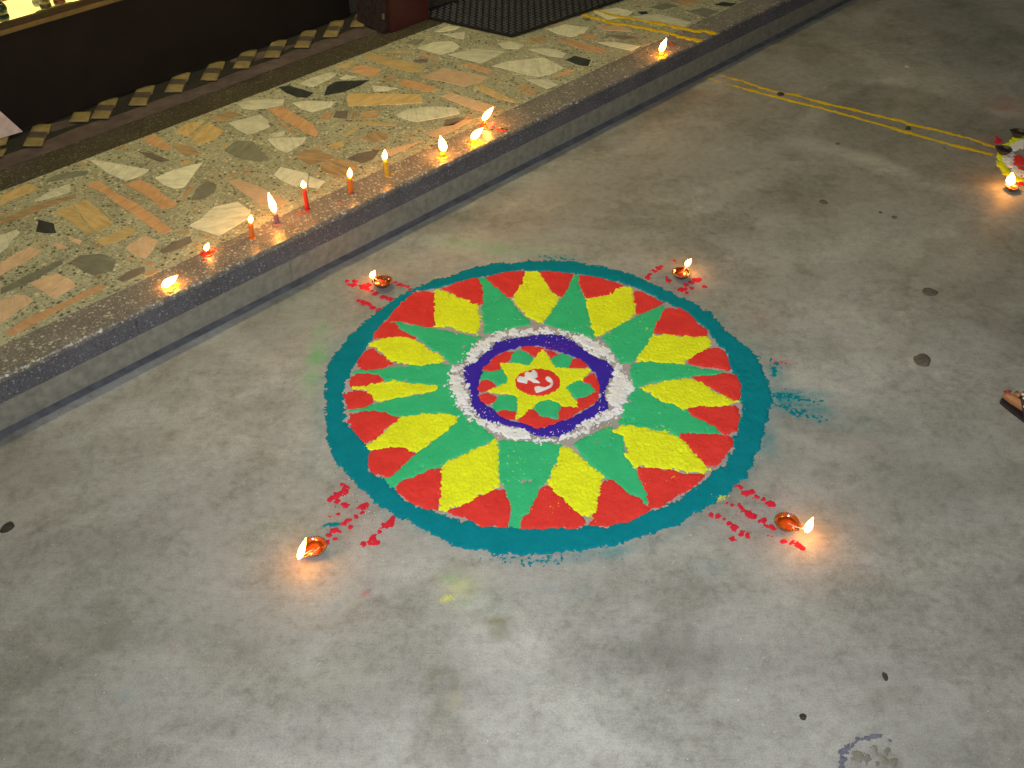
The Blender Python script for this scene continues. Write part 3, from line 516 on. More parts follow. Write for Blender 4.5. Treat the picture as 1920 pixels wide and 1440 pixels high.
STREAKS = [
 [(650,527,3.5),(653,532,3),(664,527,5),(661,533,4.5),(680,537,7),(690,533,4),(688,541,3)], [(696,545,2),(702,551,5),(715,556,3.5),(722,557,3.5),(731,561,5.5)],
 [(671,563,4),(677,565,4),(684,568,5),(692,571,3.5),(700,577,5),(709,580,5)], [(740,529,3),(747,533,4.5),(757,535,3),(764,538,4),(768,542,5.5)],
 [(1239,500,3),(1233,505,5),(1226,509,5),(1218,515,4),(1213,521,4)], [(1262,489,3.5)], [(1252,526,5),(1250,521,3)], [(1303,526,6),(1295,530,5),(1310,524,3),(1285,534,5),(1280,543,6),(1275,545,5),(1296,540,3),(1286,549,3)], [(1318,538,2.5),(1324,539,2.5)],
 [(641,907,3.5),(648,914,5.5),(646,923,5),(638,925,4),(630,928,5.5),(622,932,4),(616,936,4)], [(634,939,4.5),(640,945,4),(646,948,4.5)], [(682,945,6),(676,952,6),(678,962,3.5),(667,967,4.5)], [(634,966,3),(618,967,2.5),(650,976,5.5),(643,983,4.5),(655,987,4)], [(625,994,6),(614,1003,4.5),(634,997,4),(611,1015,5),(627,1010,2.5)],
 [(735,971,4),(732,977,5),(728,981,6.5),(719,987,5.5),(710,997,3.5)], [(698,1008,6),(701,1016,6),(692,1017,4.5),(682,1019.6,3.5)],
 [(1378,912,2),(1386,914,3)], [(1396,926,4.5),(1407,922,5.5),(1417,932,4.5),(1431,938,5),(1441,945,7),(1447,949,3.5)], [(1363,943,3),(1370,946,4)], [(1386,951,4.5),(1392,957,4.5),(1400,961,6),(1410,969,5.5)], [(1422,979,4),(1430,979,6),(1433,987,5),(1446,990,6)],
 [(1332,966,4.5),(1344,969,5.5),(1355,974,5),(1364,983,4),(1376,990,5.5),(1388,1000,6),(1401,1006,6.5)], [(1371,1011.5,4)], [(1468.6,1015.7,5),(1482.5,1018.5,5.5),(1492,1022,5.5),(1502,1028,3.5)], [(1446,1007,2.5),(1437,1006,2)]]
for b in STREAKS: heap_blobs('red_streak', b, P_PNK, rg, cell=.0018)
heap_poly('teal_smear', [(600,986),(612,980),(625,978),(637,982),(634,988),(615,989)], P_TEAL, rg, h=.0012, jag=.005, jsc=.01)

for sm_ in ([(1440,732),(1475,736),(1510,746),(1550,756),(1515,757),(1478,750),(1442,748)], [(1452,760),(1500,768),(1560,790),(1530,790),(1480,778)], [(1444,672),(1462,684),(1458,700),(1446,712)], [(1010,482),(1050,483),(1085,488),(1040,488)], [(940,1046),(985,1048),(1050,1046),(1040,1056),(970,1058)]):
    o_ = heap_poly('teal_smear', sm_, P_TEAL, rg, h=.0006, jag=.019, jsc=.007, soft=.004, thresh=.0050, cell=.0014)
    if o_: o_['kind'] = 'stuff'
heap_poly('red_streak', [(1448,676),(1470,679),(1474,683),(1450,682)], P_PNK, rg, h=.0009, jag=.007, jsc=.01, cell=.0016)
# ------------------------------------------------------------------ second rangoli at the right edge
r2 = empty('rangoli', at(1962, 300)); r2.location = (0, 0, 0); tag(r2, 'small yellow, white and red powder rangoli cut off by the right edge of the frame', 'rangoli')
def ell(rx, ry, cx=1964, cy=300, n=30): return [(cx+rx*math.cos(a), cy+ry*math.sin(a)) for a in np.linspace(0, 2*math.pi, n, endpoint=False)]
heap_ring('yellow_ring', ell(97, 53), ell(82, 44), P_YEL, r2, h=.003, jag=.009, jsc=.03, cell=.0035, lump=.0012)
heap_ring('white_ring', ell(82, 44), ell(64, 34), P_WHT, r2, h=.0035, jag=.016, jsc=.025, cell=.0035, lump=.0014)
heap_poly('red_patch', [(1895,300),(1903,292),(1916,294),(1922,304),(1916,314),(1903,312)], P_RED, r2, cell=.003)
heap_poly('red_patch', [(1905,318),(1925,312),(1945,320),(1940,330),(1922,337),(1910,333)], P_RED, r2, cell=.003)
heap_poly('yellow_diamond', [(1922,300),(1940,288),(1965,284),(1990,300),(1962,316)], P_YEL, r2, cell=.003)
heap_poly('red_patch', [(1950,315),(1990,308),(2015,300),(2005,318),(1970,330)], P_RED, r2, cell=.003)
heap_poly('red_streak', [(1868,258),(1880,264),(1876,276),(1863,270)], P_PNK, r2, cell=.003, h=.001, jag=.012)
heap_poly('red_streak', [(1903,322),(1912,330),(1918,345),(1912,350),(1904,336)], P_PNK, r2, cell=.003, h=.002, jag=.008)

# ------------------------------------------------------------------ powder lines
def pline(pts, label, mat, z=0., **k):
    o = heap_blobs('powder_line', pts, mat, None, z=z, joinup=True, cell=.0026, h=.0015, jag=.0062, thresh=-.0040, jsc=.018, **k)
    tag(o, label, 'powder line'); return o
pline([(1336,137,1.2),(1352,143,1),(1372,149,2),(1390,152,1.6),(1410,160,1.2),(1440,169,2.3),(1452,172,2.6),(1470,176,1.8),(1490,178,3.2),(1500,182,1.6),(1530,190,2),(1560,198,2),(1600,207,2.8),(1640,217,2.2),(1690,228,2.6),(1705,234,2.2),(1740,242,2),(1770,249,2.4),(1800,257,2),(1815,260,2.6),(1840,269,2),(1864,278,2.2)],
      'upper of the two thin yellow powder lines crossing the concrete towards the small rangoli', P_MUS)
pline([(1330,148,1.4),(1352,155,2),(1380,163,1.6),(1410,171,2.4),(1440,179,2.6),(1470,186,2.4),(1490,192,1.5),(1527,201,2.8),(1570,212,2.2),(1620,226,2),(1660,237,1.6),(1700,249,2.6),(1740,261,2.4),(1780,272,2),(1810,279,2.6),(1840,287,2),(1858,292,2.4)],
      'lower of the two thin yellow powder lines crossing the concrete towards the small rangoli', P_MUS)
def pl_step(pts, label):
    o = heap_blobs('powder_line', pts, P_MUS, None, z=SH+.0014, joinup=True, cell=.003, h=.0018, jag=.0075, thresh=-.0048, jsc=.02); tag(o, label, 'powder line')
pl_step([(1116,20,2),(1125,22,2.5),(1145,28,1.2),(1166,32,3),(1180,34,1.6),(1200,38,1.6),(1228,43,3.5),(1240,45,4),(1262,50,2),(1285,54,2),(1303,59,4),(1320,58,3),(1337,63,4)], 'upper yellow powder line on the stone floor just beyond the doormat')
pl_step([(1096,28,2.5),(1110,32,3),(1130,37,2.2),(1146,42,3.5),(1170,46,3),(1195,51,2.4),(1215,54,3),(1230,58,4),(1250,61,2),(1270,67,2.4),(1285,71,2.4),(1300,74,3),(1310,76,2.6)], 'lower yellow powder line on the stone floor ending at the step edge')

# ------------------------------------------------------------------ raised stone floor with its step
S0, S1 = -3.0, 9.0
T_RIS, T_LIP, T_BORD, T_BAND, T_PL, T_PAN = 1.940, 1.936, 2.041, 2.688, 2.795, 2.962
fl_ = empty('stone_floor'); fl_['kind'] = 'structure'
def part(o, kind=None):
    if kind: o['kind'] = kind
    return o
# plinth, cut in lengths with open joints
pj = [S0, -1.1, .05, 1.18, 2.712, 4.2, 6.4, S1]
for a, b in zip(pj, pj[1:]): boxst('plinth_block', a+.0004, b-.0004, T_RIS+.004, T_RIS+.06, -.02, .0715, M_PLIN, fl_, .002)
for a, b in zip([S0, -.6, .75, 2.735, 4.6, 6.6], [-.6, .75, 2.735, 4.6, 6.6, S1]): boxst('riser_facing', a+.0004, b-.0004, T_RIS+.0005, T_RIS+.06, .0725, SH-.012, M_RIS, fl_, .0015)
# the worn, ragged edging slab
def edging():
    ss = np.arange(S0, S1, .006); jag = .0050*fbm(ss, ss*0, .014, 3, 5)+.0035*fbm(ss, ss*0, .5, 3, 8)
    V = []; F = []
    for s, j in zip(ss, jag):
        t0 = T_LIP + j + .002
        for t, z in ((t0+.0005, SH-.0125), (t0-.0005, SH-.004), (t0+.003, SH), (T_BORD-.0012, SH), (T_BORD-.0012, SH-.0125)): V.append(st(s, t, z))
    n = len(ss)
    for i in range(n-1):
        for k in range(4): F.append((i*5+k, (i+1)*5+k, (i+1)*5+k+1, i*5+k+1))
    return mesh_obj('edging_strip', V, F, M_EDGE, fl_)
edging()
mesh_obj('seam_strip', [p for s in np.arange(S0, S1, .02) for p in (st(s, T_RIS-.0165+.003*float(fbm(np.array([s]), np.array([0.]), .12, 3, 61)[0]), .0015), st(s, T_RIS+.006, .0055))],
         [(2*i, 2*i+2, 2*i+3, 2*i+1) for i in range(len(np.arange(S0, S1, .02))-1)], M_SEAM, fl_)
boxst('floor_bed', S0, S1, T_RIS+.02, 3.6, -.02, SH-.0015, M_JOINT, fl_)
boxst('terrazzo_field', S0, S1, T_BORD+.001, T_BAND-.001, SH-.010, SH, M_TERR, fl_)
boxst('dark_border_band', S0, S1, T_BAND+.001, T_PL-.001, SH-.010, SH+.0005, M_BAND, fl_)
boxst('cement_ledge', S0, 2.235, T_PL+.001, 3.10, SH-.010, SH+.0012, M_BROWN, fl_)
boxst('back_floor', 2.236, S1, T_PL+.001, 6.0, SH-.010, SH+.0008, M_BAND, fl_)
def Z4(ox, oy, pts): return [(ox+x/4, oy+y/4) for x, y in pts]
A = (0, 0); B = (480, 0); C = (960, 0); E_ = (0, 300); G_ = (380, 200)
ST = [
 (E_, 'y', [(0,260),(190,180),(230,175),(290,205),(230,235),(60,300),(0,345)]), (E_, 'w', [(250,305),(400,210),(520,175),(520,235),(430,265),(300,300)]),
 (E_, 'b', [(0,440),(290,320),(560,255),(570,275),(300,370),(0,480)]), (E_, 'g', [(340,150),(400,110),(560,80),(660,80),(640,110),(450,145),(360,160)]),
 (E_, 'o', [(640,170),(740,150),(860,240),(1000,310),(1120,390),(1260,500),(1290,530),(1200,550),(1100,480),(900,340),(780,250),(680,200)]),
 (E_, 'o', [(935,180),(1040,140),(1160,200),(1240,270),(1330,325),(1300,350),(1210,365),(1130,290),(1020,220)]),
 (E_, 'y', [(400,385),(500,345),(535,330),(600,420),(690,540),(660,556),(560,480)]), (E_, 'y', [(545,325),(640,290),(760,380),(845,475),(720,540),(700,538),(612,420)]),
 (E_, 'k', [(265,530),(285,440),(400,470),(420,540),(330,545)]), (E_, 'w', [(-60,590),(0,560),(120,515),(145,540),(80,600),(50,650),(0,690),(-60,700)]),
 (E_, 'p', [(-60,800),(0,770),(120,690),(220,645),(310,670),(220,740),(60,820),(0,860),(-60,880)]), (E_, 'y', [(700,600),(850,540),(960,495),(1030,530),(900,600),(780,640)]),
 (E_, 'p', [(930,655),(1010,600),(1080,560),(1180,600),(1150,660),(1080,735),(1010,720)]), (E_, 'w', [(1410,490),(1500,440),(1600,350),(1780,310),(1880,380),(1850,440),(1700,530),(1640,565),(1530,530)]),
 (E_, 'g', [(1430,300),(1470,210),(1550,150),(1620,180),(1610,240),(1520,290)]), (E_, 'g', [(520,760),(600,710),(760,700),(870,740),(840,830),(700,860),(620,830)]),
 (E_, 'd', [(870,890),(960,830),(1080,795),(1085,830),(1000,880),(920,910)]), (E_, 'p', [(220,920),(330,870),(430,845),(520,890),(570,940),(480,990),(400,1035),(330,990)]),
 (E_, 'p', [(-60,1070),(0,1050),(120,1010),(190,1005),(245,1050),(140,1120),(60,1180),(0,1210),(-60,1220)]), (E_, 'o', [(20,1300),(200,1180),(480,1060),(720,940),(800,940),(740,980),(500,1090),(300,1200),(100,1310)]),
 (E_, 'g', [(0,960),(200,860),(460,740),(470,770),(300,870),(100,960),(0,1000)]), (E_, 'p', [(500,565),(610,600),(590,630),(530,605)]), (E_, 'p', [(380,610),(440,620),(510,655),(430,660)]), (E_, 'd', [(1190,680),(1300,610),(1420,570),(1440,610),(1350,660),(1230,700)]),
 (A, 'w', [(660,1190),(800,1210),(1120,1270),(1060,1310),(940,1355),(820,1300)]), (E_, 'w', [(1160,130),(1300,70),(1520,15),(1440,120),(1380,200),(1310,210),(1220,180)]), (E_, 'o', [(1350,290),(1440,180),(1450,200),(1390,280)]),
 (G_, 'p', [(190,560),(250,540),(400,590),(560,660),(640,720),(560,760),(420,730),(300,640)]), (A, 'o', [(1060,1040),(1150,1000),(1250,1070),(1300,1110),(1220,1120),(1130,1080)]), (A, 'y', [(1310,980),(1400,920),(1540,900),(1480,960),(1390,1025)]), (A, 'y', [(1410,1030),(1500,965),(1560,915),(1680,980),(1620,1040),(1500,1085)]),
 (G_, 'g', [(160,320),(250,250),(380,260),(470,360),(500,400),(400,410),(250,380)]), (A, 'w', [(1780,772),(1880,748),(2000,740),(2135,744),(2120,784),(2000,812),(1880,820),(1808,808)]), (A, 'b', [(1580,880),(1720,830),(1800,850),(1700,900),(1640,910)]),
 (G_, 'w', [(190,120),(300,90),(430,55),(490,100),(500,150),(400,190),(330,205),(260,170)]), (A, 'y', [(1340,1215),(1420,1195),(1430,1215),(1360,1235)]), (A, 'd', [(1030,1130),(1150,1150),(1270,1200),(1200,1212),(1100,1175)]), (A, 'b', [(1290,1060),(1440,1100),(1500,1150),(1400,1170),(1320,1120)]),
 (B, 'o', [(80,820),(190,790),(300,860),(430,930),(465,990),(450,1025),(380,1000),(240,920)]), (B, 'w', [(270,770),(360,755),(600,760),(560,800),(420,840),(350,820)]), (B, 'w', [(330,620),(420,580),(560,540),(610,550),(560,590),(430,650),(370,640)]),
 (B, 'k', [(170,650),(250,640),(350,670),(430,695),(380,730),(300,725),(220,690)]), (B, 'k', [(510,715),(530,650),(600,610),(850,600),(780,640),(650,690)]), (B, 'w', [(620,590),(680,560),(750,575),(700,590)]), (B, 'o', [(690,530),(780,485),(950,520),(880,575),(800,560)]),
 (B, 'y', [(800,430),(870,400),(1060,450),(1260,500),(1250,530),(1170,540),(1000,500)]), (B, 'w', [(870,640),(1060,660),(980,680),(880,685)]), (B, 'o', [(1050,620),(1120,595),(1300,640),(1370,670),(1290,690),(1150,660)]), (B, 'y', [(680,720),(700,700),(900,700),(1240,710),(1250,770),(1100,780),(690,795)]),
 (B, 'p', [(1240,580),(1400,510),(1560,540),(1750,580),(1680,620),(1560,650),(1400,610)]), (B, 'o', [(1530,480),(1620,480),(1780,530),(1730,550),(1600,510)]), (B, 'w', [(1210,360),(1330,315),(1470,310),(1530,350),(1480,385),(1380,410)]), (B, 'w', [(1440,410),(1640,365),(1870,390),(1790,430),(1690,475),(1560,445)]),
 (B, 'w', [(1340,235),(1440,195),(1530,200),(1500,220),(1400,240)]), (B, 'w', [(1400,255),(1570,240),(1560,290),(1520,290)]), (B, 'g', [(1110,320),(1180,295),(1260,300),(1200,340)]), (B, 'p', [(1380,720),(1480,700),(1640,750),(1800,800),(1740,850),(1600,810),(1450,750)]), (B, 'w', [(1050,860),(1130,820),(1300,800),(1500,810),(1530,850),(1400,880),(1200,915),(1100,890)]),
 (B, 'o', [(480,890),(520,840),(570,840),(550,900)]), (B, 'd', [(575,880),(600,830),(690,830),(680,890)]), (B, 'b', [(700,890),(720,830),(750,830),(745,890)]), (B, 'b', [(780,890),(790,830),(930,830),(900,890)]), (B, 'y', [(600,925),(840,908),(1060,930),(1050,945),(820,930)]), (B, 'o', [(140,890),(180,900),(300,1000),(290,1010)]),
 (B, 'w', [(100,1010),(210,980),(215,1010),(140,1025)]), (B, 'w', [(80,1040),(200,1030),(380,1030),(350,1075),(230,1145),(150,1110)]), (B, 'y', [(520,1095),(650,1055),(660,1090),(600,1120)]), (B, 'y', [(650,1010),(740,960),(760,970),(680,1020)]), (B, 'b', [(780,1040),(880,980),(980,1000),(1000,1040),(880,1070)]),
 (B, 'b', [(280,1160),(440,1110),(600,1180),(480,1220),(400,1240)]), (B, 'b', [(490,1228),(615,1183),(760,1230),(740,1290),(620,1340),(480,1270)]), (B, 'd', [(680,1190),(760,1150),(930,1120),(880,1190),(800,1225)]), (B, 'p', [(960,1130),(1100,1090),(1240,1060),(1100,1130),(1000,1170)]), (B, 'p', [(1270,1000),(1400,950),(1560,900),(1620,900),(1500,970),(1350,1030)]),
 (B, 'w', [(130,1310),(180,1250),(390,1300),(380,1370),(300,1400),(200,1360)]), (G_, 'w', [(800,520),(920,560),(870,610),(790,600)]), (B, 'y', [(1640,655),(1700,635),(1800,690),(1930,750),(1950,775),(1800,735)]), (B, 'd', [(1420,900),(1500,880),(1570,890),(1480,940),(1400,950)]), (B, 'b', [(930,590),(1030,570),(1060,590),(1000,610)]), (B, 'y', [(600,500),(720,460),(740,470),(660,510)]), (B, 'y', [(930,385),(1090,378),(1190,388),(1060,395)]), (B, 'o', [(1240,400),(1370,440),(1340,445),(1230,412)]), (B, 'd', [(1170,450),(1290,440),(1280,470),(1200,470)]),
 (C, 'w', [(270,220),(400,185),(580,210),(540,250),(450,280),(350,260)]), (C, 'w', [(120,370),(230,365),(330,375),(410,405),(380,435),(270,420)]), (C, 'w', [(-156,496),(-28,460),(240,432),(388,512),(300,554),(196,576),(96,560),(-40,520)]), (C, 'o', [(330,300),(440,300),(720,380),(690,405),(520,370)]), (C, 'w', [(640,320),(780,320),(960,350),(900,385),(740,350)]),
 (C, 'k', [(400,450),(470,420),(590,450),(570,500),(500,490)]), (C, 'w', [(110,600),(270,595),(340,640),(260,670)]), (C, 'w', [(610,90),(780,60),(910,90),(860,130),(720,150)]), (C, 'w', [(870,130),(1100,110),(1350,170),(1300,200),(1100,190)]), (C, 'g', [(1310,90),(1430,60),(1550,90),(1450,135)]), (C, 'k', [(1520,40),(1580,20),(1700,35),(1660,60)]),
 (C, 'b', [(80,300),(200,280),(280,300),(200,330)]), (C, 'p', [(620,190),(830,200),(900,240),(700,230)]), (C, 'o', [(300,580),(420,520),(480,530),(380,570)]), (C, 'w', [(-100,330),(-20,310),(90,340),(50,370),(-60,365)]), (C, 'b', [(60,620),(200,690),(150,720),(40,670)]), (C, 'k', [(940,92),(1010,88),(1020,105),(970,112)]),
 (C, 'g', [(1020,60),(1150,30),(1250,50),(1120,80)]), (C, 'b', [(1180,20),(1330,-10),(1420,20),(1300,45)]), (C, 'd', [(700,260),(860,270),(950,290),(820,300)]), (C, 'b', [(480,260),(600,250),(640,290),(540,300)]), (C, 'd', [(1260,245),(1340,235),(1360,260),(1290,270)]), (C, 'g', [(520,140),(580,135),(600,160),(550,165)]),
]
quads = []
for off, kind, pts in ST:
    P = [at(off[0]+x/4, off[1]+y/4, SH)[:2] for x, y in pts]; c = sum(P)/len(P)
    Q = []
    for i, p in enumerate(P):            # slightly uneven broken outline
        q = P[(i+1) % len(P)]; Q.append(p)
        if np.hypot(*(q-p)) > .03:
            m = (p+q)/2; d = q-p; Q.append(m+np.array([-d[1], d[0]])/np.hypot(*d)*rnd.uniform(-.0012, .0012))
    Q = [np.array([max(0, 0)+v[0]-c[0], v[1]-c[1]]) for v in Q]
    # keep clear of edging strip
    Q2 = []
    for v in Q:
        w = v+c; t = w@N2; s = w@D2; t = min(max(t, T_BORD+.004), T_BAND-.004); g = s*D2+t*N2; Q2.append(g-c)
    o = prism('stone_slab', Q2, -.004, .0013, STONE[kind], fl_, bevel=.0006); o.location = (c[0], c[1], SH)
    quads.append((c, max(np.hypot(*v) for v in Q)))
# small shards between the slabs, and plain slabs beyond the frame
def shards():
    V = []; F = []
    for _ in range(900):
        s = rnd.uniform(.2, 4.6); t = rnd.uniform(T_BORD+.01, T_BAND-.01); p = s*D2+t*N2
        if any(np.hypot(*(p-c)) < r*.8+.008 for c, r in quads): continue
        n = rnd.randint(3, 5); r = rnd.uniform(.004, .011); a0 = rnd.random()*6; b = len(V)
        for zz, k in ((SH-.002, 1), (SH+.0009, .93)):
            for i in range(n): a = a0+i*6.283/n; V.append((p[0]+k*r*math.cos(a)*1.5, p[1]+k*r*math.sin(a), zz))
        F.append(tuple(b+n+i for i in range(n)))
        for i in range(n): F.append((b+i, b+(i+1) % n, b+n+(i+1) % n, b+n+i))
    o = mesh_obj('stone_shards', V, F, STONE['b'], fl_); o['kind'] = 'stuff'
shards()
for (a, b) in ((-.9, .42), (3.7, 5.6)):
    for _ in range(26):
        s = rnd.uniform(a, b); t = rnd.uniform(T_BORD+.06, T_BAND-.06); c = s*D2+t*N2
        if any(np.hypot(*(c-q)) < r+.06 for q, r in quads): continue
        n = rnd.randint(4, 6); ro = rnd.random()*3; R = rnd.uniform(.03, .06)
        P = [(R*math.cos(ro+i*6.283/n)*1.3, R*math.sin(ro+i*6.283/n)*rnd.uniform(.7, 1)) for i in range(n)]
        o = prism('stone_slab', P, -.004, .0013, STONE[rnd.choice('wwoypbgd')], fl_, bevel=.0006); o.location = (c[0], c[1], SH); quads.append((c, R*1.3))

# ------------------------------------------------------------------ woven checked runner under the counter
M_MATB = plain('black_weave', (.022, .021, .017), .9, .2, .4, 300, .001)
def woven(name, c1, c2):
    m, nt, b = new_mat(name); k = NB(nt); c = k.coord(); n = k.noise(c, 260, 3, .7); n2 = k.noise(c, 30, 3)
    w = k.n('ShaderNodeTexWave'); w.inputs['Scale'].default_value = 90; w.inputs['Distortion'].default_value = 1.5; k.l(c, w.inputs['Vector'])
    col = k.mix(k.math('MULTIPLY', w.outputs['Fac'], .5), c1, c2); col = k.mix(1., col, k.ramp(n2, [(.3, (.7,)*3), (.7, (1.15,)*3)]), 'MULTIPLY')
    k.l(col, b.inputs['Base Color']); b.inputs['Roughness'].default_value = .85; k.bump(n, .6, .0012, b); return m
M_YW = woven('yellow_weave', (.24, .185, .07), (.15, .115, .04)); M_HW = woven('striped_dark_weave', (.075, .055, .04), (.03, .026, .02))
run = empty('woven_runner'); tag(run, 'yellow and black checked woven runner along the foot of the dark counter', 'runner')
def runner():
    V = []; F = []; ss = np.arange(.3, 2.31, .012); n = 9
    for s in ss:
        w0 = 2.868+.006*math.sin(s*7)+.004*math.sin(s*23+1)
        for j in range(n):
            t = w0+(2.99-w0)*j/(n-1); z = SH+.0032+.0035*math.sin(s*9+j*.3)*(1-j/n)**.5+.003*(j == 1)
            if j == 0: z = SH+.0014
            V.append(st(s, t, z))
    for i in range(len(ss)-1):
        for j in range(n-1): a = i*n+j; F.append((a, a+n, a+n+1, a+1))
    o = mesh_obj('weave', V, F, M_MATB, run, True)
runner()
def cell(px4, mat, nm='yellow_check'):
    P = [at(x, y, SH+.009) for x, y in px4]
    V = []; N = 5
    for a in range(N+1):
        for b in range(N+1):
            u = a/N; v = b/N; V.append(((1-u)*(1-v)*P[0]+u*(1-v)*P[1]+u*v*P[2]+(1-u)*v*P[3]) + np.array([0, 0, .0012*math.sin(3.14*u)*math.sin(3.14*v)]))
    F = [(a*(N+1)+b, (a+1)*(N+1)+b, (a+1)*(N+1)+b+1, a*(N+1)+b+1) for a in range(N) for b in range(N)]
    o = mesh_obj(nm, V, F, mat, run, True); sm = o.modifiers.new('thick', 'SOLIDIFY'); sm.thickness = .003; sm.offset = -1; return o
UP = [(201,195),(271,171),(338,147),(404,126),(464,104),(521,85),(577,67),(630,48),(680,30)]
for i, (x, y) in enumerate([(75,245), (150,222)] + UP):
    s = 1-.028*i; w = 18.5*s; hh = 9.2*s; sl = -.32
    q = lambda cx, cy: [(cx-w-3*s, cy+hh-sl*-w*.9), (cx+w-4*s, cy+hh+sl*w*.9), (cx+w+3*s, cy-hh+sl*w*.9), (cx-w+6*s, cy-hh-sl*-w*.9)]
    cell(q(x, y), M_YW)
    if i != 1:
        cell(q(x-12*s, y+22.5*s), M_YW); cell([(a-6*s, b+11.5*s*1) for a, b in q(x, y)], M_HW, 'dark_check')
cell([(-30,276),(10,268),(16,252),(-24,262)], M_YW); cell([(-34,300),(4,290),(12,276),(-28,284)], M_YW)

# ------------------------------------------------------------------ shop counter
M_DARK = plain('dark_brown_laminate', (.0085, .0065, .0055), .6, .25, .3, 8)
M_TRIM = plain('brass_trim', (.16, .11, .03), .4, .6, .2, 40); M_TRD = plain('dark_trim', (.035, .022, .012), .4)
ct = empty('shop_counter'); tag(ct, 'long dark brown display counter with a glowing shelf at top left', 'counter')
boxst('front_panel', -.6, 2.215, T_PAN, T_PAN+.02, SH+.0125, .420, M_DARK, ct)
boxst('side_panel', 2.195, 2.215, T_PAN+.021, 3.6, SH+.0125, .420, M_DARK, ct)
boxst('lower_trim', -.6, 2.215, T_PAN-.004, T_PAN+.02, .4205, .4345, M_TRIM, ct, .002)
boxst('upper_trim', -.6, 2.215, T_PAN-.001, T_PAN+.02, .435, .4475, M_TRD, ct, .002)
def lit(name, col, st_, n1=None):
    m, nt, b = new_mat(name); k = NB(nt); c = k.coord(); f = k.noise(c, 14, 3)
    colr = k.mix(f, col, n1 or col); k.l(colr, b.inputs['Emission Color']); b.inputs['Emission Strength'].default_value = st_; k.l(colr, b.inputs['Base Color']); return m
M_SHELF_EMIT = lit('shelf_emission', (.95, .80, .10), 1.0, (1., .92, .42))
boxst('glowing_shelf', .35, 2.18, T_PAN+.022, 3.17, .425, .432, M_SHELF_EMIT, ct)  # shelf surface itself emits, imitating the light of lamps inside the counter
M_BACK = woven('amber_display_cloth', (.50, .25, .02), (.20, .09, .02))
M_DISH = plain('green_dish_glaze', (.16, .28, .035), .3, .6)
M_GLASS = plain('brown_jar_glass', (.20, .13, .045), .15, .8, .5, 30); M_BLK = plain('dark_jar_glass', (.02, .035, .02), .1, .8)
M_MAR = plain('maroon_jar_base', (.16, .035, .02), .4)
M_LID = plain('clear_glass_dish', (.35, .36, .25), .1, .8)
bk = boxst('amber_display_cloth', .2, 2.15, 3.175, 3.20, .4, .95, M_BACK); tag(bk, 'amber cloth hanging behind the glowing shelf of the counter', 'cloth')
def on_shelf(px, py): return at(px, py, .432)
def jar(px, py, r, h, mats, label, nm='glass_jar'):
    t = empty(nm, on_shelf(px, py)); tag(t, label, 'jar')
    V, F = revolve([(r*.82, 0), (r, .006), (r, .014)], 24); mesh_obj('base', V, F, mats[0], t, True)
    V, F = revolve([(r*.9, .0145), (r*1.02, .03), (r*1.04, h*.7), (r*.8, h*.9), (r*.55, h)], 24); mesh_obj('body', V, F, mats[1], t, True)
    V, F = revolve([(r*.6, h+.0005), (r*.62, h+.02), (r*.3, h+.03)], 20); mesh_obj('lid', V, F, mats[0], t, True)
jar(87, 15, .016, .12, (M_TRD, M_GLASS), 'brown glass jar standing on the glowing shelf, left of the maroon-based jar')
jar(113, 7, .017, .11, (M_MAR, M_GLASS), 'jar with a maroon base on the glowing shelf at the top of the frame')
jar(7, 36, .018, .05, (M_BLK, M_BLK), 'small dark jar at the left edge of the frame on the glowing shelf')
jar(70, 9, .012, .05, (M_LID, M_LID), 'small clear jar behind the brown glass jar on the glowing shelf')
def dish(px, py, r, label):
    t = empty('dish', on_shelf(px, py)); tag(t, label, 'dish')
    V, F = revolve([(r*.5, .0005), (r*.9, .004), (r, .010), (r*.93, .010), (r*.8, .006)], 24); mesh_obj('bowl', V, F, M_DISH, t, True)
dish(82, 27, .021, 'green dish at the front of the glowing shelf, nearer the left corner'); dish(110, 19, .022, 'green dish at the front of the glowing shelf, below the maroon jar'); dish(134, 12, .018, 'pale green dish on the glowing shelf, rightmost of the three dishes')
bx = boxst('wooden_tray', .62, .985, 3.05, 3.165, .4325, .47, plain('tray_wood', (.20, .10, .03), .6)); tag(bx, 'brown wooden tray at the back left of the glowing shelf', 'tray')
# white card leaning against the counter
def card():
    z0 = SH+.012; a = at(41, 244, z0); b = at(-90, 283, z0); up = np.array([0, 0, 1.]); tl = at(0, 207, 0); 
    c0 = up_at(a, 0, 207); d = b-a; nrm = np.array([-N2[0], -N2[1], 0])*.004; c1 = c0 + (c0-a)*1.6; e1 = b+(c1-a)
    V = [a, b, e1, c1]; V2 = [v+nrm for v in V]; o = mesh_obj('white_card', V+V2, [(0, 1, 2, 3), (7, 6, 5, 4), (0, 4, 5, 1), (1, 5, 6, 2), (2, 6, 7, 3), (3, 7, 4, 0)], plain('white_card_paint', (.62, .50, .45), .7))
    tag(o, 'pinkish white board leaning against the counter at the left edge of the frame', 'board')
card()
# red door post
M_POST = plain('dark_red_paint', (.048, .010, .008), .55, .5, .3, 14, .001); M_PSIDE = plain('dark_chipped_edge', (.03, .02, .018), .7, .3, .6, 60, .002); M_CHIP = plain('bare_plaster', (.12, .10, .075), .9)
po = empty('door_post', st(2.3, 2.76, SH)); tag(po, 'dark red painted door post between the counter and the doormat', 'post')
po.location = (0, 0, 0)
boxst('post_face', 2.222, 2.405, 2.748, 2.90, SH+.001, 2.3, M_POST, po, .004)
boxst('post_edge', 2.196, 2.2215, 2.757, 2.90, SH+.001, 2.3, M_PSIDE, po, .003)
for z in (.19, .33):
    a = st(2.2, 2.7555, z); V, F = revolve([(.004, 0), (.006*rnd.uniform(.7, 1.4), .004), (.005, .012*rnd.uniform(.8, 2)), (.002, .02)], 6)
    o = mesh_obj('bare_patch', V, F, M_CHIP, po); o.location = a
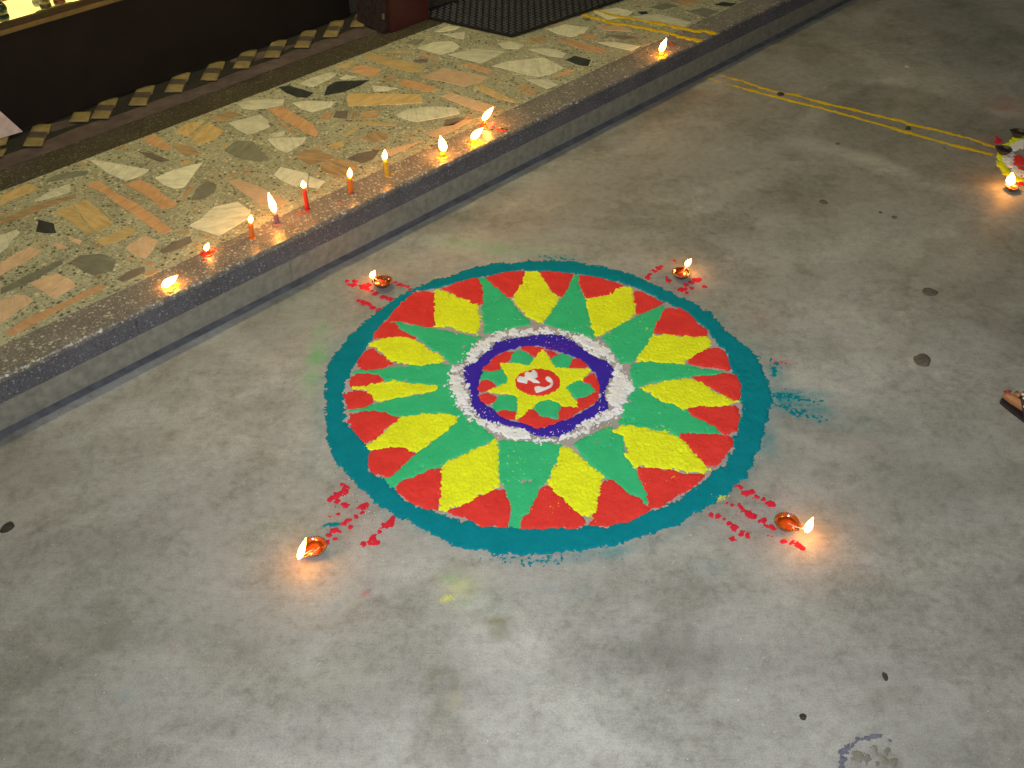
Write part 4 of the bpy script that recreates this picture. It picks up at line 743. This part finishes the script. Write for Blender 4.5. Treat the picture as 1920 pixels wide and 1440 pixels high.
# black rubber doormat
M_RUB = plain('black_rubber', (.014, .012, .009), .6, .3, .35, 40, .001); M_RUBR = plain('worn_rubber_ridge', (.034, .031, .022), .55, .4, .45, 22, .001)
dm = empty('doormat'); tag(dm, 'black ribbed rubber doormat on the stone floor beside the red post', 'doormat')
c0 = at(960, 71, SH)[:2]; ea = at(812, 37.5, SH)[:2]-c0; eb = at(1172, 0, SH)[:2]-c0; eb = eb*1.35; ea = ea*1.25
c0 = c0+ (ea*0)
def dmp(u, v, z): g = c0+ea*u+eb*v; return (g[0], g[1], z)
prism('mat_base', [dmp(0, 0, 0), dmp(0, 1, 0), dmp(1, 1, 0), dmp(1, 0, 0)], SH+.001, SH+.006, M_RUB, dm, bevel=0)
V = []; F = []
# ridges run towards the camera in zigzag columns
ncol = 44; 
La = np.hypot(*ea); Lb = np.hypot(*eb); per = .026; nrow = .0125
dirx = np.array([1, 0.]); diry = np.array([0, 1.])
lo = c0 + np.minimum(ea, 0) + np.minimum(eb, 0); M2 = np.linalg.inv(np.array([ea, eb]).T)
for i in range(-40, 90):
    for j in range(-10, 110):
        g = c0 + np.array([i*per*.9+(.0035 if j % 2 else -.0035), -.1+j*nrow]); u, v = M2 @ (g-c0)
        if not (.02 < u < .98 and .012 < v < .988): continue
        b = len(V); w = .0062; l = .0045
        for z, k in ((SH+.0055, 1), (SH+.0105, .45)):
            for dx, dy in ((-1, -1), (1, -.6), (1, 1), (-1, .6)): V.append((g[0]+dx*w*k, g[1]+dy*l*k, z))
        F += [(b+4, b+5, b+6, b+7)]+[(b+q, b+(q+1) % 4, b+4+(q+1) % 4, b+4+q) for q in range(4)]
o = mesh_obj('rubber_ridges', V, F, M_RUBR, dm); o['kind'] = 'stuff'
for (u0, v0, u1, v1) in ((0, 0, 1, 0), (0, 0, 0, 1), (1, 0, 1, 1)):
    a = np.array(dmp(u0, v0, SH+.0062)); b = np.array(dmp(u1, v1, SH+.0062)); d = (b-a)/np.linalg.norm(b-a); n = np.array([-d[1], d[0], 0])*.005
    prism('mat_border', [(a-n)[:2], (b-n)[:2], (b+n)[:2], (a+n)[:2]], SH+.0062, SH+.0095, M_RUB, dm)
thr = boxst('threshold', 2.41, 4.2, 2.90, 3.2, SH+.001, SH+.05, M_PSIDE); tag(thr, 'dark raised threshold behind the doormat', 'threshold')

# ------------------------------------------------------------------ lamps and candles
def flame_mat():
    m, nt, b = new_mat('flame'); k = NB(nt); tc = k.n('ShaderNodeTexCoord'); sep = k.n('ShaderNodeSeparateXYZ'); k.l(tc.outputs['Generated'], sep.inputs[0])
    col = k.ramp(sep.outputs[2], [(0, (1, .22, .02)), (.16, (1, .38, .07)), (.8, (1, .36, .06)), (1, (1, .25, .03))])
    b.inputs['Base Color'].default_value = (0, 0, 0, 1); k.l(col, b.inputs['Emission Color']); b.inputs['Emission Strength'].default_value = 72; return m
M_FL = flame_mat(); M_WICK = plain('charred_wick', (.03, .02, .015), .9); M_WICKW = plain('cotton_wick', (.5, .42, .3), .9)
def wax(name, col, glow=0.):
    m, nt, b = new_mat(name); k = NB(nt); c = k.coord(); f = k.noise(c, 120, 3)
    k.l(k.ramp(f, [(.3, tuple(v*.85 for v in col)), (.7, col)]), b.inputs['Base Color']); b.inputs['Roughness'].default_value = .35
    b.inputs['Subsurface Weight'].default_value = .6; b.inputs['Subsurface Radius'].default_value = (1., .5, .2); b.inputs['Subsurface Scale'].default_value = .006
    return m
W_OR = wax('orange_wax', (.75, .20, .02)); W_RED = wax('red_wax', (.68, .035, .015)); W_YEL = wax('yellow_wax', (.75, .47, .03)); W_PUR = wax('mauve_wax', (.30, .15, .18)); W_PNK = wax('pink_wax', (.62, .16, .16))
def rotz_to(v): return Vector(v).to_track_quat('Z', 'Y')
def flame(parent_world, base, tip, wid, parent):
    """base, tip in world; parent is an Empty at parent_world"""
    base = np.array(base); tip = np.array(tip); L = np.linalg.norm(tip-base); prof = []
    for i in range(13):
        u = i/12; r = wid*(math.sin(math.pi*min(1, u**.74))**.9)*1.06*(1-.25*u) if 0 < u < 1 else 0.0004
        prof.append((max(r, .0003), u*L))
    V, F = revolve(prof, 12); q = rotz_to(tip-base); o = mesh_obj('flame', V, F, M_FL, parent, True)
    o.rotation_mode = 'QUATERNION'; o.rotation_quaternion = q; o.location = base-np.array(parent_world); return o
def tube(name, pts, rad, mat, parent, seg=12, closed=False):
    V = []; F = []; n = len(pts); pts = [np.array(p, float) for p in pts]
    for i, p in enumerate(pts):
        d = pts[min(i+1, n-1)]-pts[max(i-1, 0)]; d = d/max(np.linalg.norm(d), 1e-9); a = np.cross(d, [0.3, .2, .93]); a /= np.linalg.norm(a); b = np.cross(d, a); r = rad[i] if hasattr(rad, '__len__') else rad
        for k in range(seg): t = 2*math.pi*k/seg; V.append(p+r*(math.cos(t)*a+math.sin(t)*b))
    for i in range(n-1):
        for k in range(seg): F.append((i*seg+k, i*seg+(k+1) % seg, (i+1)*seg+(k+1) % seg, (i+1)*seg+k))
    F.append(tuple(range(seg))[::-1]); F.append(tuple((n-1)*seg+k for k in range(seg)))
    return mesh_obj(name, V, F, mat, parent, True)
def puddle(name, blobs, mat, base, parent, h=.0014):
    o = heap_blobs(name, blobs, mat, None, z=SH, cell=.0015, h=h, thresh=0, jag=.002, lump=.0002, soft=.003)
    o.parent = parent; o.location = -np.array(base); return o
def candle(base_px, top_px, r, mat, ftip_px, fw, label, pud=None, bulge=1.15, fbase_px=None):
    base = at(*base_px, SH); top = up_at(base, *top_px); e = empty('candle', base); tag(e, label, 'candle', 'candles on the step edge'); d = top-base
    n = 7; pts = [d*i/(n-1) for i in range(n)]; rad = [r*(bulge if i == 0 else (1+(bulge-1)*.4 if i == 1 else 1)) * (1.0 if i < n-1 else .85) for i in range(n)]
    tube('wax_body', pts, rad, mat, e, 16)
    fb = up_at(base, *(fbase_px or (top_px[0], top_px[1]-.5))); tube('wick', [d, (d*.35+(fb-base)*.65)+np.array([0, 0, .002])], .0007, M_WICK, e, 6)
    ft = up_at(base, *ftip_px); flame(base, fb+np.array([0, 0, .0008]), ft, fw, e)
    if pud: puddle('melted_wax', pud, mat, base, e)
    return e
candle((471.5,444), (469,417), .0062, W_OR, (469.5,402), .0062, 'short orange candle leaning over its melted foot, first upright one from the left', [(474,445,5),(468,446,4)], 1.25)
candle((518.5,417), (515,399), .0058, W_PUR, (502.5,360), .0088, 'short mauve candle with a tall leaning flame, between the orange and the red candle', [(516,420,6),(521,419,6)], 1.35)
candle((575.5,391), (569.5,352.5), .0057, W_RED, (567,337.5), .0070, 'tall red candle, the tallest on the step edge', [(576,393,5),(563,399,4),(557,401,2.5),(569,397,3)], 1.2)
candle((656.5,360), (655,332.5), .0074, W_OR, (655.5,314.5), .0068, 'thick orange candle with a small round flame, right of the red candle', [(656,361,5)], 1.05)
candle((725.5,327), (721,300), .0062, W_YEL, (721,280), .0070, 'slim yellow candle with a small flame, the last upright one to the right', [(725,329,5),(736,326,3)], 1.1)
def stub(base_px, r, h, mat, fb_px, ft_px, fw, label, pud, extra=()):
    base = at(*base_px, SH); e = empty('candle_stub', base); tag(e, label, 'candle', 'burnt-down candle stubs on the step edge')
    V, F = revolve([(r*1.25, 0), (r*1.1, h*.3), (r, h*.7), (r*.85, h), (r*.4, h*.85)], 18, lambda a, z: 1+.12*math.sin(3*a+r*900)+.07*math.sin(5*a)); mesh_obj('wax_body', V, F, mat, e, True)
    fb = up_at(base, *fb_px); ft = up_at(base, *ft_px); tube('wick', [(0, 0, h*.8), (fb-base)+np.array([0, 0, .002])], .0007, M_WICK, e, 6); flame(base, fb, ft, fw, e)
    if pud: puddle('melted_wax', pud, mat, base, e, .002)
    for nm, bl, m, hh in extra: puddle(nm, bl, m, base, e, hh)
stub((318,534), .010, .007, W_YEL, (303,538), (332,515), .0100, 'flat melted yellow candle with a long slanted flame, leftmost on the step edge', [(312,537,8),(322,537,10),(331,534,7),(318,545,6)])
stub((386,473), .009, .009, W_RED, (384,468), (390,454.5), .0062, 'melted red candle stub, second light from the left on the step edge', [(380,475,7),(388,478,8),(396,471,7),(382,486,5),(402,465,3)])
stub((829,293), .0085, .010, W_YEL, (832.5,284), (825,254), .0115, 'melted yellow stub with a tall upright flame, left of the leaning pair', [(826,295,8),(834,294,7),(829,302,6)])
stub((886.5,268), .0085, .008, W_YEL, (883,260.5), (905.5,239), .0100, 'melted yellow stub whose flame leans right, left one of the leaning pair', [(880,270,6),(890,272,9),(900,268,8),(885,277,5)])
stub((907,234), .0062, .010, W_OR, (904.5,225), (924.5,201), .0088, 'orange stub on red wax with a flame leaning right, right one of the leaning pair', [(907,236,5)],
     (('red_wax_drip', [(903,238,5),(910,241,6),(916,243,4),(934,243,4),(940,244,4),(947,244,3)], W_RED, .002), ('pink_wax_lump', [(919,234,4),(925,233,5),(922,238,4)], W_PNK, .006), ('burnt_wax', [(941,241,3),(950,243,3),(922,243,3),(876,266,2),(880,271,2)], M_WICK, .002)))
stub((1239,105), .0095, .009, W_YEL, (1238,98), (1249.5,72), .0098, 'yellow stub with a leaning flame alone at the far end of the step edge', [(1234,108,6),(1241,108,7),(1246,104,6)],
     (('red_wax_drip', [(1260,83,4),(1258,80,3)], W_RED, .002), ('burnt_wax', [(1213,99,2.5),(1220,102,2),(1263,100,2)], M_WICK, .001)))
scr = heap_blobs('wax_scrap', [(633,379,2),(637,381,2.4),(641,383,1.5)], W_PNK, None, z=SH, cell=.0012, h=.0015, jag=.001, thresh=0); tag(scr, 'pink scrap of wax lying on the edging between the red and the thick orange candle', 'wax scrap')
drp = heap_blobs('wax_drop', [(523,447,2.5),(528,444,3),(532,442,2)], W_YEL, None, z=SH, cell=.0012, h=.0015, jag=.001, thresh=0); tag(drp, 'yellow wax drop at the rim of the edging below the mauve candle', 'wax drop')

def glaze(name, col, rough=.12):
    m, nt, b = new_mat(name); k = NB(nt); c = k.coord(); f = k.noise(c, 90, 4)
    k.l(k.ramp(f, [(.3, tuple(v*.45 for v in col)), (.7, col)]), b.inputs['Base Color']); b.inputs['Roughness'].default_value = rough
    b.inputs['Coat Weight'].default_value = .8; b.inputs['Coat Roughness'].default_value = .06; b.inputs['Subsurface Weight'].default_value = .25; b.inputs['Subsurface Radius'].default_value = (1, .3, .1); b.inputs['Subsurface Scale'].default_value = .004
    return m
M_AMB = glaze('amber_glaze', (.30, .070, .010)); M_RIMB = glaze('dark_rim_glaze', (.16, .045, .012), .15); M_BRN = glaze('brown_glaze', (.085, .025, .010)); M_DKC = glaze('sooty_clay', (.035, .016, .012), .5)
def oil_mat():
    m, nt, b = new_mat('lamp_oil'); k = NB(nt); f = k.noise(k.coord(), 60, 2); k.l(k.ramp(f, [(.3, (.30, .035, .004)), (.7, (.42, .07, .006))]), b.inputs['Base Color']); b.inputs['Roughness'].default_value = .04; b.inputs['Coat Weight'].default_value = 1; return m
M_OIL = oil_mat()
def diya(rim_px, spout_px, label, glz, R=.0235, h=.018, flame_px=None, fw=.008, tilt=0., lit_=True):
    c = at(*rim_px, h); s = at(*spout_px, h)-c; ang = math.atan2(s[1], s[0]); SP = max(np.hypot(*s[:2])/R, 1.2)
    base = np.array([c[0], c[1], 0.]); e = empty('oil_lamp', base); e.rotation_euler = (0, 0, ang); tag(e, label, 'oil lamp', 'clay oil lamps on the concrete')
    def stc(a, z):
        d = abs((a+math.pi) % (2*math.pi)-math.pi); return 1+(SP-1)*math.exp(-(d/.33)**2)*min(1, max(0, z/h))
    prof = [(R*.42, 0), (R*.50, .0015), (R*.62, h*.25), (R*.86, h*.6), (R*1.0, h*.96), (R*.97, h*1.03), (R*.90, h*1.0), (R*.74, h*.62), (R*.45, h*.34), (R*.05, h*.28)]
    V, F = revolve(prof, 48, stc); mesh_obj('bowl', V, F, glz, e, True)
    # beaded rim
    V = []; F = []; nb = 30
    for i in range(nb):
        a = 2*math.pi*i/nb; k = stc(a, h); cx, cy = R*k*math.cos(a)*1.0, R*k*math.sin(a)*1.0; v, f = revolve([(.0002, -.0020), (.0015, -.0012), (.0020, 0), (.0015, .0014), (.0002, .0021)], 6); b0 = len(V)
        V += [(x+cx, y+cy, z+h*1.0) for x, y, z in v]; F += [tuple(b0+q for q in ff) for ff in f]
    o = mesh_obj('beaded_rim', V, F, M_RIMB if lit_ else glz, e, True)
    V, F = revolve([(R*.80, h*.70), (R*.3, h*.705), (R*.02, h*.705)], 36, lambda a, z: 1+(SP-1)*.8*math.exp(-(abs((a+math.pi) % (2*math.pi)-math.pi)/.30)**2)); mesh_obj('oil', V, F, M_OIL if lit_ else M_DKC, e, True)
    Rz = Matrix.Rotation(-ang, 3, 'Z')
    tube('wick', [(R*.1, .002, h*.72), (R*.6, 0, h*.8), (R*(SP-.1), 0, h*1.02), (R*(SP+.06), 0, h*1.18)], [.0011, .0013, .0013, .0008], M_WICKW if lit_ else M_WICK, e, 8)
    if flame_px:
        fb = base + np.array([math.cos(ang), math.sin(ang), 0])*R*(SP+.02); fbp = up_at(fb, *flame_px[0]); ft = up_at(fb, *flame_px[1])
        f = flame(base, fbp, ft, fw, e); loc = Rz @ Vector(fbp-base); f.location = loc; f.rotation_quaternion = Rz.to_quaternion() @ rotz_to(ft-fbp)
    return e
diya((587,1023), (561,1044), 'glowing amber clay oil lamp nearest the bottom left of the rangoli', M_AMB, flame_px=((557.5,1048), (572,1008)), fw=.0062)
diya((1474,979), (1502,993), 'amber clay oil lamp on red powder at the lower right of the rangoli', M_AMB, flame_px=((1509,999), (1523,971)), fw=.0074)
diya((716,526), (699,520), 'brown clay oil lamp at the upper left of the rangoli, nearest the step', M_BRN, R=.0250, flame_px=((694.5,520), (702,507)), fw=.0068)
diya((1277,511), (1286,501), 'dull brown clay oil lamp at the upper right of the rangoli', M_BRN, R=.0235, flame_px=((1285,499), (1295,486)), fw=.0070)
diya((1897,352), (1890,350), 'brightly burning small lamp at the near rim of the small rangoli', M_AMB, R=.0165, h=.013, flame_px=((1893,349), (1897,325)), fw=.013)
diya((1882,281), (1874,278), 'unlit sooty clay lamp at the left rim of the small rangoli', M_DKC, R=.023, lit_=False)
diya((1910,249), (1901,247), 'unlit sooty clay lamp at the far rim of the small rangoli', M_DKC, R=.022, lit_=False)

# ------------------------------------------------------------------ small dark clods and litter
M_CLOD = plain('dark_clod', (.035, .03, .027), .8, .3, .4, 90, .001); M_CLODB = plain('grey_brown_clod', (.10, .088, .073), .8, .3, .4, 90, .001)
def clod(px, py, rx, label, m=None, ax=1.5, h=.003, z=0.):
    c = at(px, py, z); w = abs(at(px+rx, py, z)[0]-c[0]); ro = rnd.uniform(-.3, .3); n = 14; V = []; F = []
    for k, zz in ((1, -.001), (.96, h*.5), (.6, h)):
        for i in range(n): a = 6.283*i/n; rr = .9+.08*math.sin(2*a+px)+.05*math.sin(3*a+py)+.04*math.sin(5*a+px); V.append((w*k*rr*math.cos(a), w*k*rr*math.sin(a)/ax*1.3, zz))
    for j in (0, 1):
        for i in range(n): F.append((j*n+i, j*n+(i+1) % n, (j+1)*n+(i+1) % n, (j+1)*n+i))
    F.append(tuple(2*n+i for i in range(n)))
    o = mesh_obj('dark_pebble', V, F, m or M_CLOD, None, True); o.location = c; o.rotation_euler = (0, 0, ro); tag(o, label, 'pebble', 'dark specks on the concrete')
clod(1463,178,8, 'dark clump touching the yellow lines nearest the step', h=.006); clod(1702,243,6, 'dark clump between the yellow lines nearest the small rangoli', h=.007)
clod(1543,380,9, 'grey-brown flat speck midway between the rangoli and the yellow lines', M_CLODB); clod(1742,549,15, 'dark oval patch, middle one of the right-hand specks above the foot', M_CLODB, 1.2, .002)
clod(1728,677,18, 'largest dark oval patch, left of the sandalled foot', M_CLODB, 1.0, .002); clod(1676,409,6, 'small dark speck between the lamp and the upper right of the rangoli', M_CLODB)
clod(1503,1345,7, 'small black speck near the bottom edge, left of the broken patch', ax=1.1); clod(1657,1270,6, 'reddish black chip above the broken patch at bottom right', ax=.8); clod(12,988,13, 'black stone chip at the left edge of the frame', h=.005, ax=1.1)
clod(1570,271,5, 'faint dark speck under the lower yellow line', M_CLODB); clod(1770,280,4, 'tiny dark speck near the small rangoli, below the lines', M_CLODB); clod(1700,127,5, 'pale brown speck far up the concrete near the top right', plain('straw_speck', (.5, .42, .28)))
clod(1650,400,4,'tiny dark speck left of the speck below the small rangoli', M_CLODB)
M_STRAW = plain('pale_straw', (.55, .46, .34), .8)
def litter():
    V = []; F = []
    L = [(868,1180,10,20), (880,1168,6,8), (595,1245,7,6), (1260,1055,5,8), (1592,1393,3,20), (1893,715,2,10), (1548,165,6,3), (1508,53,5,3), (1712,125,6,6), (1684,308,6,4), (1522,250,5,3), (1599,1030,6,2), (612,1362,4,7), (330,1210,3,6), (305,1295,5,3), (1160,30,3,2), (1300,1170,3,3)]
    for _ in range(70): L.append((rnd.uniform(0, 1900), rnd.uniform(760, 1430), rnd.uniform(.8, 2.4), rnd.uniform(.6, 2)))
    for px, py, dx, dy in L:
        a = at(px-dx*.6, py+dy*.5); b = at(px+dx*.6, py-dy*.5); m = (a+b)/2+np.array([.002, .001, 0]); 
        w = .0006; prev = None
        if np.hypot(*((a+b)/2-np.array([.0693, 1.7993, 0]))[:2]) < .5: continue
        for k in range(6):
            u = k/5; p = (1-u)**2*a+2*u*(1-u)*m+u*u*b; ww = w*math.sin(math.pi*(.12+.76*u)); d = (b-a)/max(np.linalg.norm(b-a), 1e-6); n = np.array([-d[1], d[0], 0])*ww; i = len(V)
            V += [p-n+[0, 0, .0012], p+n+[0, 0, .0012], p+[0, 0, .0022]]
            if prev is not None: F += [(prev, i, i+2, prev+2), (prev+1, prev+2, i+2, i+1), (prev, prev+1, i+1, i)]
            prev = i
    o = mesh_obj('litter', V, F, M_STRAW); tag(o, 'pale straw bits and grit scattered over the concrete', 'litter', kind='stuff')
litter()

M_FILL = plain('blue_grey_filler', (.115, .12, .16), .9, .2, .3, 90, .001)
fr = heap_blobs('filler_line', [(1574,1442,2.6),(1577,1425,2),(1574,1412,2.6),(1584,1403,3),(1598,1398,2.6),(1605,1388,2.4),(1620,1386,2.4),(1635,1384,2.6),(1650,1386,2),(1662,1390,1.6)], M_FILL, None, joinup=True, cell=.0018, h=.0007, jag=.0035, thresh=-.002)
tag(fr, 'blue-grey filler line round the broken patch of concrete at the bottom right', 'filler line')
for nm_, pts_ in (('crumbled_patch', [(1604,1417,4),(1640,1404,3),(1655,1428,4),(1643,1432,3),(1622,1424,3),(1662,1408,3),(1672,1430,3)]),):
    q_ = heap_blobs(nm_, pts_, plain('crumbled_concrete', (.17, .165, .135), .9), None, cell=.0018, h=.0012, jag=.009); tag(q_, 'dark crumbs inside the broken patch of concrete at the bottom edge', 'crumbs', kind='stuff')
# ------------------------------------------------------------------ the sandalled foot at the right edge
M_SKIN = new_mat('brown_skin'); ms, nts, bs = M_SKIN; kk = NB(nts); kk.l(kk.ramp(kk.noise(kk.coord(), 60, 4), [(.3, (.30, .13, .056)), (.7, (.40, .185, .08))]), bs.inputs['Base Color']); bs.inputs['Roughness'].default_value = .5
bs.inputs['Subsurface Weight'].default_value = .2; bs.inputs['Subsurface Radius'].default_value = (1, .4, .2); bs.inputs['Subsurface Scale'].default_value = .006; M_SKIN = ms
M_SOLE = plain('black_sandal_sole', (.02, .014, .016), .6); M_STRAP = plain('dark_strap', (.03, .018, .024), .45); M_BEAD = plain('cream_bead', (.75, .70, .52), .25, .7); M_NAIL = plain('red_nail', (.35, .02, .03), .25, .6); M_CLOTH = plain('dark_trouser_cloth', (.03, .03, .045), .9, .2)
def foot():
    tip = at(1885, 743, .025); ax = np.array([.50, -.86, 0]); ax /= np.linalg.norm(ax); sd = np.array([.86, .50, 0]); sd /= np.linalg.norm(sd)   # ax: heelwards, sd: outer side (away from camera)
    e = empty('person', (tip[0], tip[1], 0)); tag(e, 'person of whom only a foot in a dark beaded sandal shows at the right edge', 'person')
    def P(a, s, z): return ax*a + sd*s + np.array([0, 0, z])
    me = bpy.data.meshes.new('foot'); bm = bmesh.new()
    chain = [  # (a, s, z, r)
      [(.0, .004, .021, .011), (.02, .004, .022, .0125), (.045, .004, .023, .012), (.075, .010, .027, .017), (.12, .016, .036, .022), (.17, .018, .052, .027), (.205, .018, .075, .030), (.215, .018, .11, .030), (.215, .018, .20, .034), (.21, .018, .30, .046), (.21, .018, .42, .048)],
      [(.205, .018, .075, .03), (.225, .018, .038, .026)], [(.17, .018, .052, .027), (.20, .018, .035, .025)],
      [(.006, .030, .019, .0075), (.03, .029, .022, .008), (.07, .028, .026, .015), (.12, .028, .034, .018)],
      [(.014, .046, .018, .0068), (.038, .044, .021, .0075), (.075, .040, .024, .014), (.12, .034, .030, .018)],
      [(.025, .060, .017, .0066), (.046, .057, .020, .0072), (.08, .050, .022, .013), (.13, .036, .028, .017)],
      [(.040, .073, .016, .0066), (.058, .069, .019, .0072), (.09, .058, .021, .013), (.14, .040, .027, .017)]]
    for ch in chain:
        for (a0, s0, z0, r0), (a1, s1, z1, r1) in zip(ch, ch[1:]):
            p = P(a0, s0, z0); q = P(a1, s1, z1); L = np.linalg.norm(q-p); n = max(2, int(L/.004))
            for i in range(n+1):
                u = i/n; c = p*(1-u)+q*u; r = r0*(1-u)+r1*u
                bmesh.ops.create_icosphere(bm, subdivisions=1, radius=r*1.03, matrix=Matrix.Translation(c))
    bm.to_mesh(me); bm.free(); me.materials.append(M_SKIN); o = link(bpy.data.objects.new('foot', me), e)
    rm = o.modifiers.new('skin', 'REMESH'); rm.mode = 'VOXEL'; rm.voxel_size = .0028; rm.use_smooth_shade = True; sm = o.modifiers.new('smooth', 'SMOOTH'); sm.iterations = 8; sm.factor = .5
    # sole
    out = [(-.010, .003), (-.004, -.007), (.03, -.011), (.08, -.013), (.13, -.010), (.18, -.012), (.225, -.006), (.245, .012), (.24, .034), (.2, .046), (.14, .060), (.09, .078), (.05, .084), (.02, .068), (-.004, .036), (-.013, .016)]
    pr = [P(a, s, 0)[:2] for a, s in out]; sole = prism('sandal_sole', pr, .001, .0075, M_SOLE, e, bevel=.002)
    # straps: a thong from between the first two toes fanning to the sides
    kn = P(.026, .017, .036)
    s1_ = tube('sandal_strap', [P(.022, .016, .012), kn, P(.038, .002, .040), P(.055, -.010, .032), P(.072, -.015, .010)], [.004, .0045, .0045, .005, .005], M_STRAP, e, 8)
    s2_ = tube('sandal_strap', [kn, P(.07, .034, .046), P(.10, .052, .040), P(.12, .062, .026), P(.135, .060, .010)], .0048, M_STRAP, e, 8)
    s3_ = tube('sandal_edge_piping', [P(.10, -.0165, .006), P(.13, -.011, .0075), P(.18, -.0125, .0075), P(.225, -.007, .0075)], .0016, M_BEAD, e, 6)
    for a, s, z in ((.028, .013, .043), (.039, .002, .0455), (.054, -.011, .038), (.05, .026, .049), (.075, .038, .050)):
        V, F = revolve([(.0003, -.003), (.0026, -.002), (.0036, 0), (.0026, .002), (.0003, .003)], 10); b_ = mesh_obj('bead', V, F, M_BEAD, e, True); b_.location = P(a, s, z)
    for a, s, z, r in ((-.003, .005, .0325, .0085), (.004, .030, .0255, .004), (.012, .046, .024, .0036)):
        V, F = revolve([(.0002, .0016), (r*.6, .0012), (r, 0), (r*.9, -.001)], 12, cap0=False); nl = mesh_obj('toenail', V, F, M_NAIL, e, True); nl.location = P(a, s, z); nl.rotation_euler = (0, math.radians(-25), math.atan2(ax[1], ax[0]))
    V, F = revolve([(.062, .19), (.066, .24), (.07, .40), (.074, .60), (.02, .605)], 24, lambda a, z: 1+.05*math.sin(4*a+z*20), cap0=False); tr = mesh_obj('trouser_leg', V, F, M_CLOTH, e, True); tr.location = P(.212, .018, 0)
foot()
# shop tube light over the raised floor: the warm greenish light on the slabs
tl = empty('tube_light'); tag(tl, 'warm tube light hanging over the shop entrance, above the frame', 'light')
boxst('tube_housing', 1.1, 2.3, 2.50, 2.56, 2.33, 2.37, plain('white_enamel', (.7, .7, .66), .4), tl)
M_TUBE = lit('tube_glow', (1, .82, .36), 1.0)
nt = M_TUBE.node_tree; nt.nodes['Principled BSDF'].inputs['Emission Strength'].default_value = 135
boxst('glass_tube', 1.12, 2.28, 2.51, 2.55, 2.292, 2.328, M_TUBE, tl, .006)
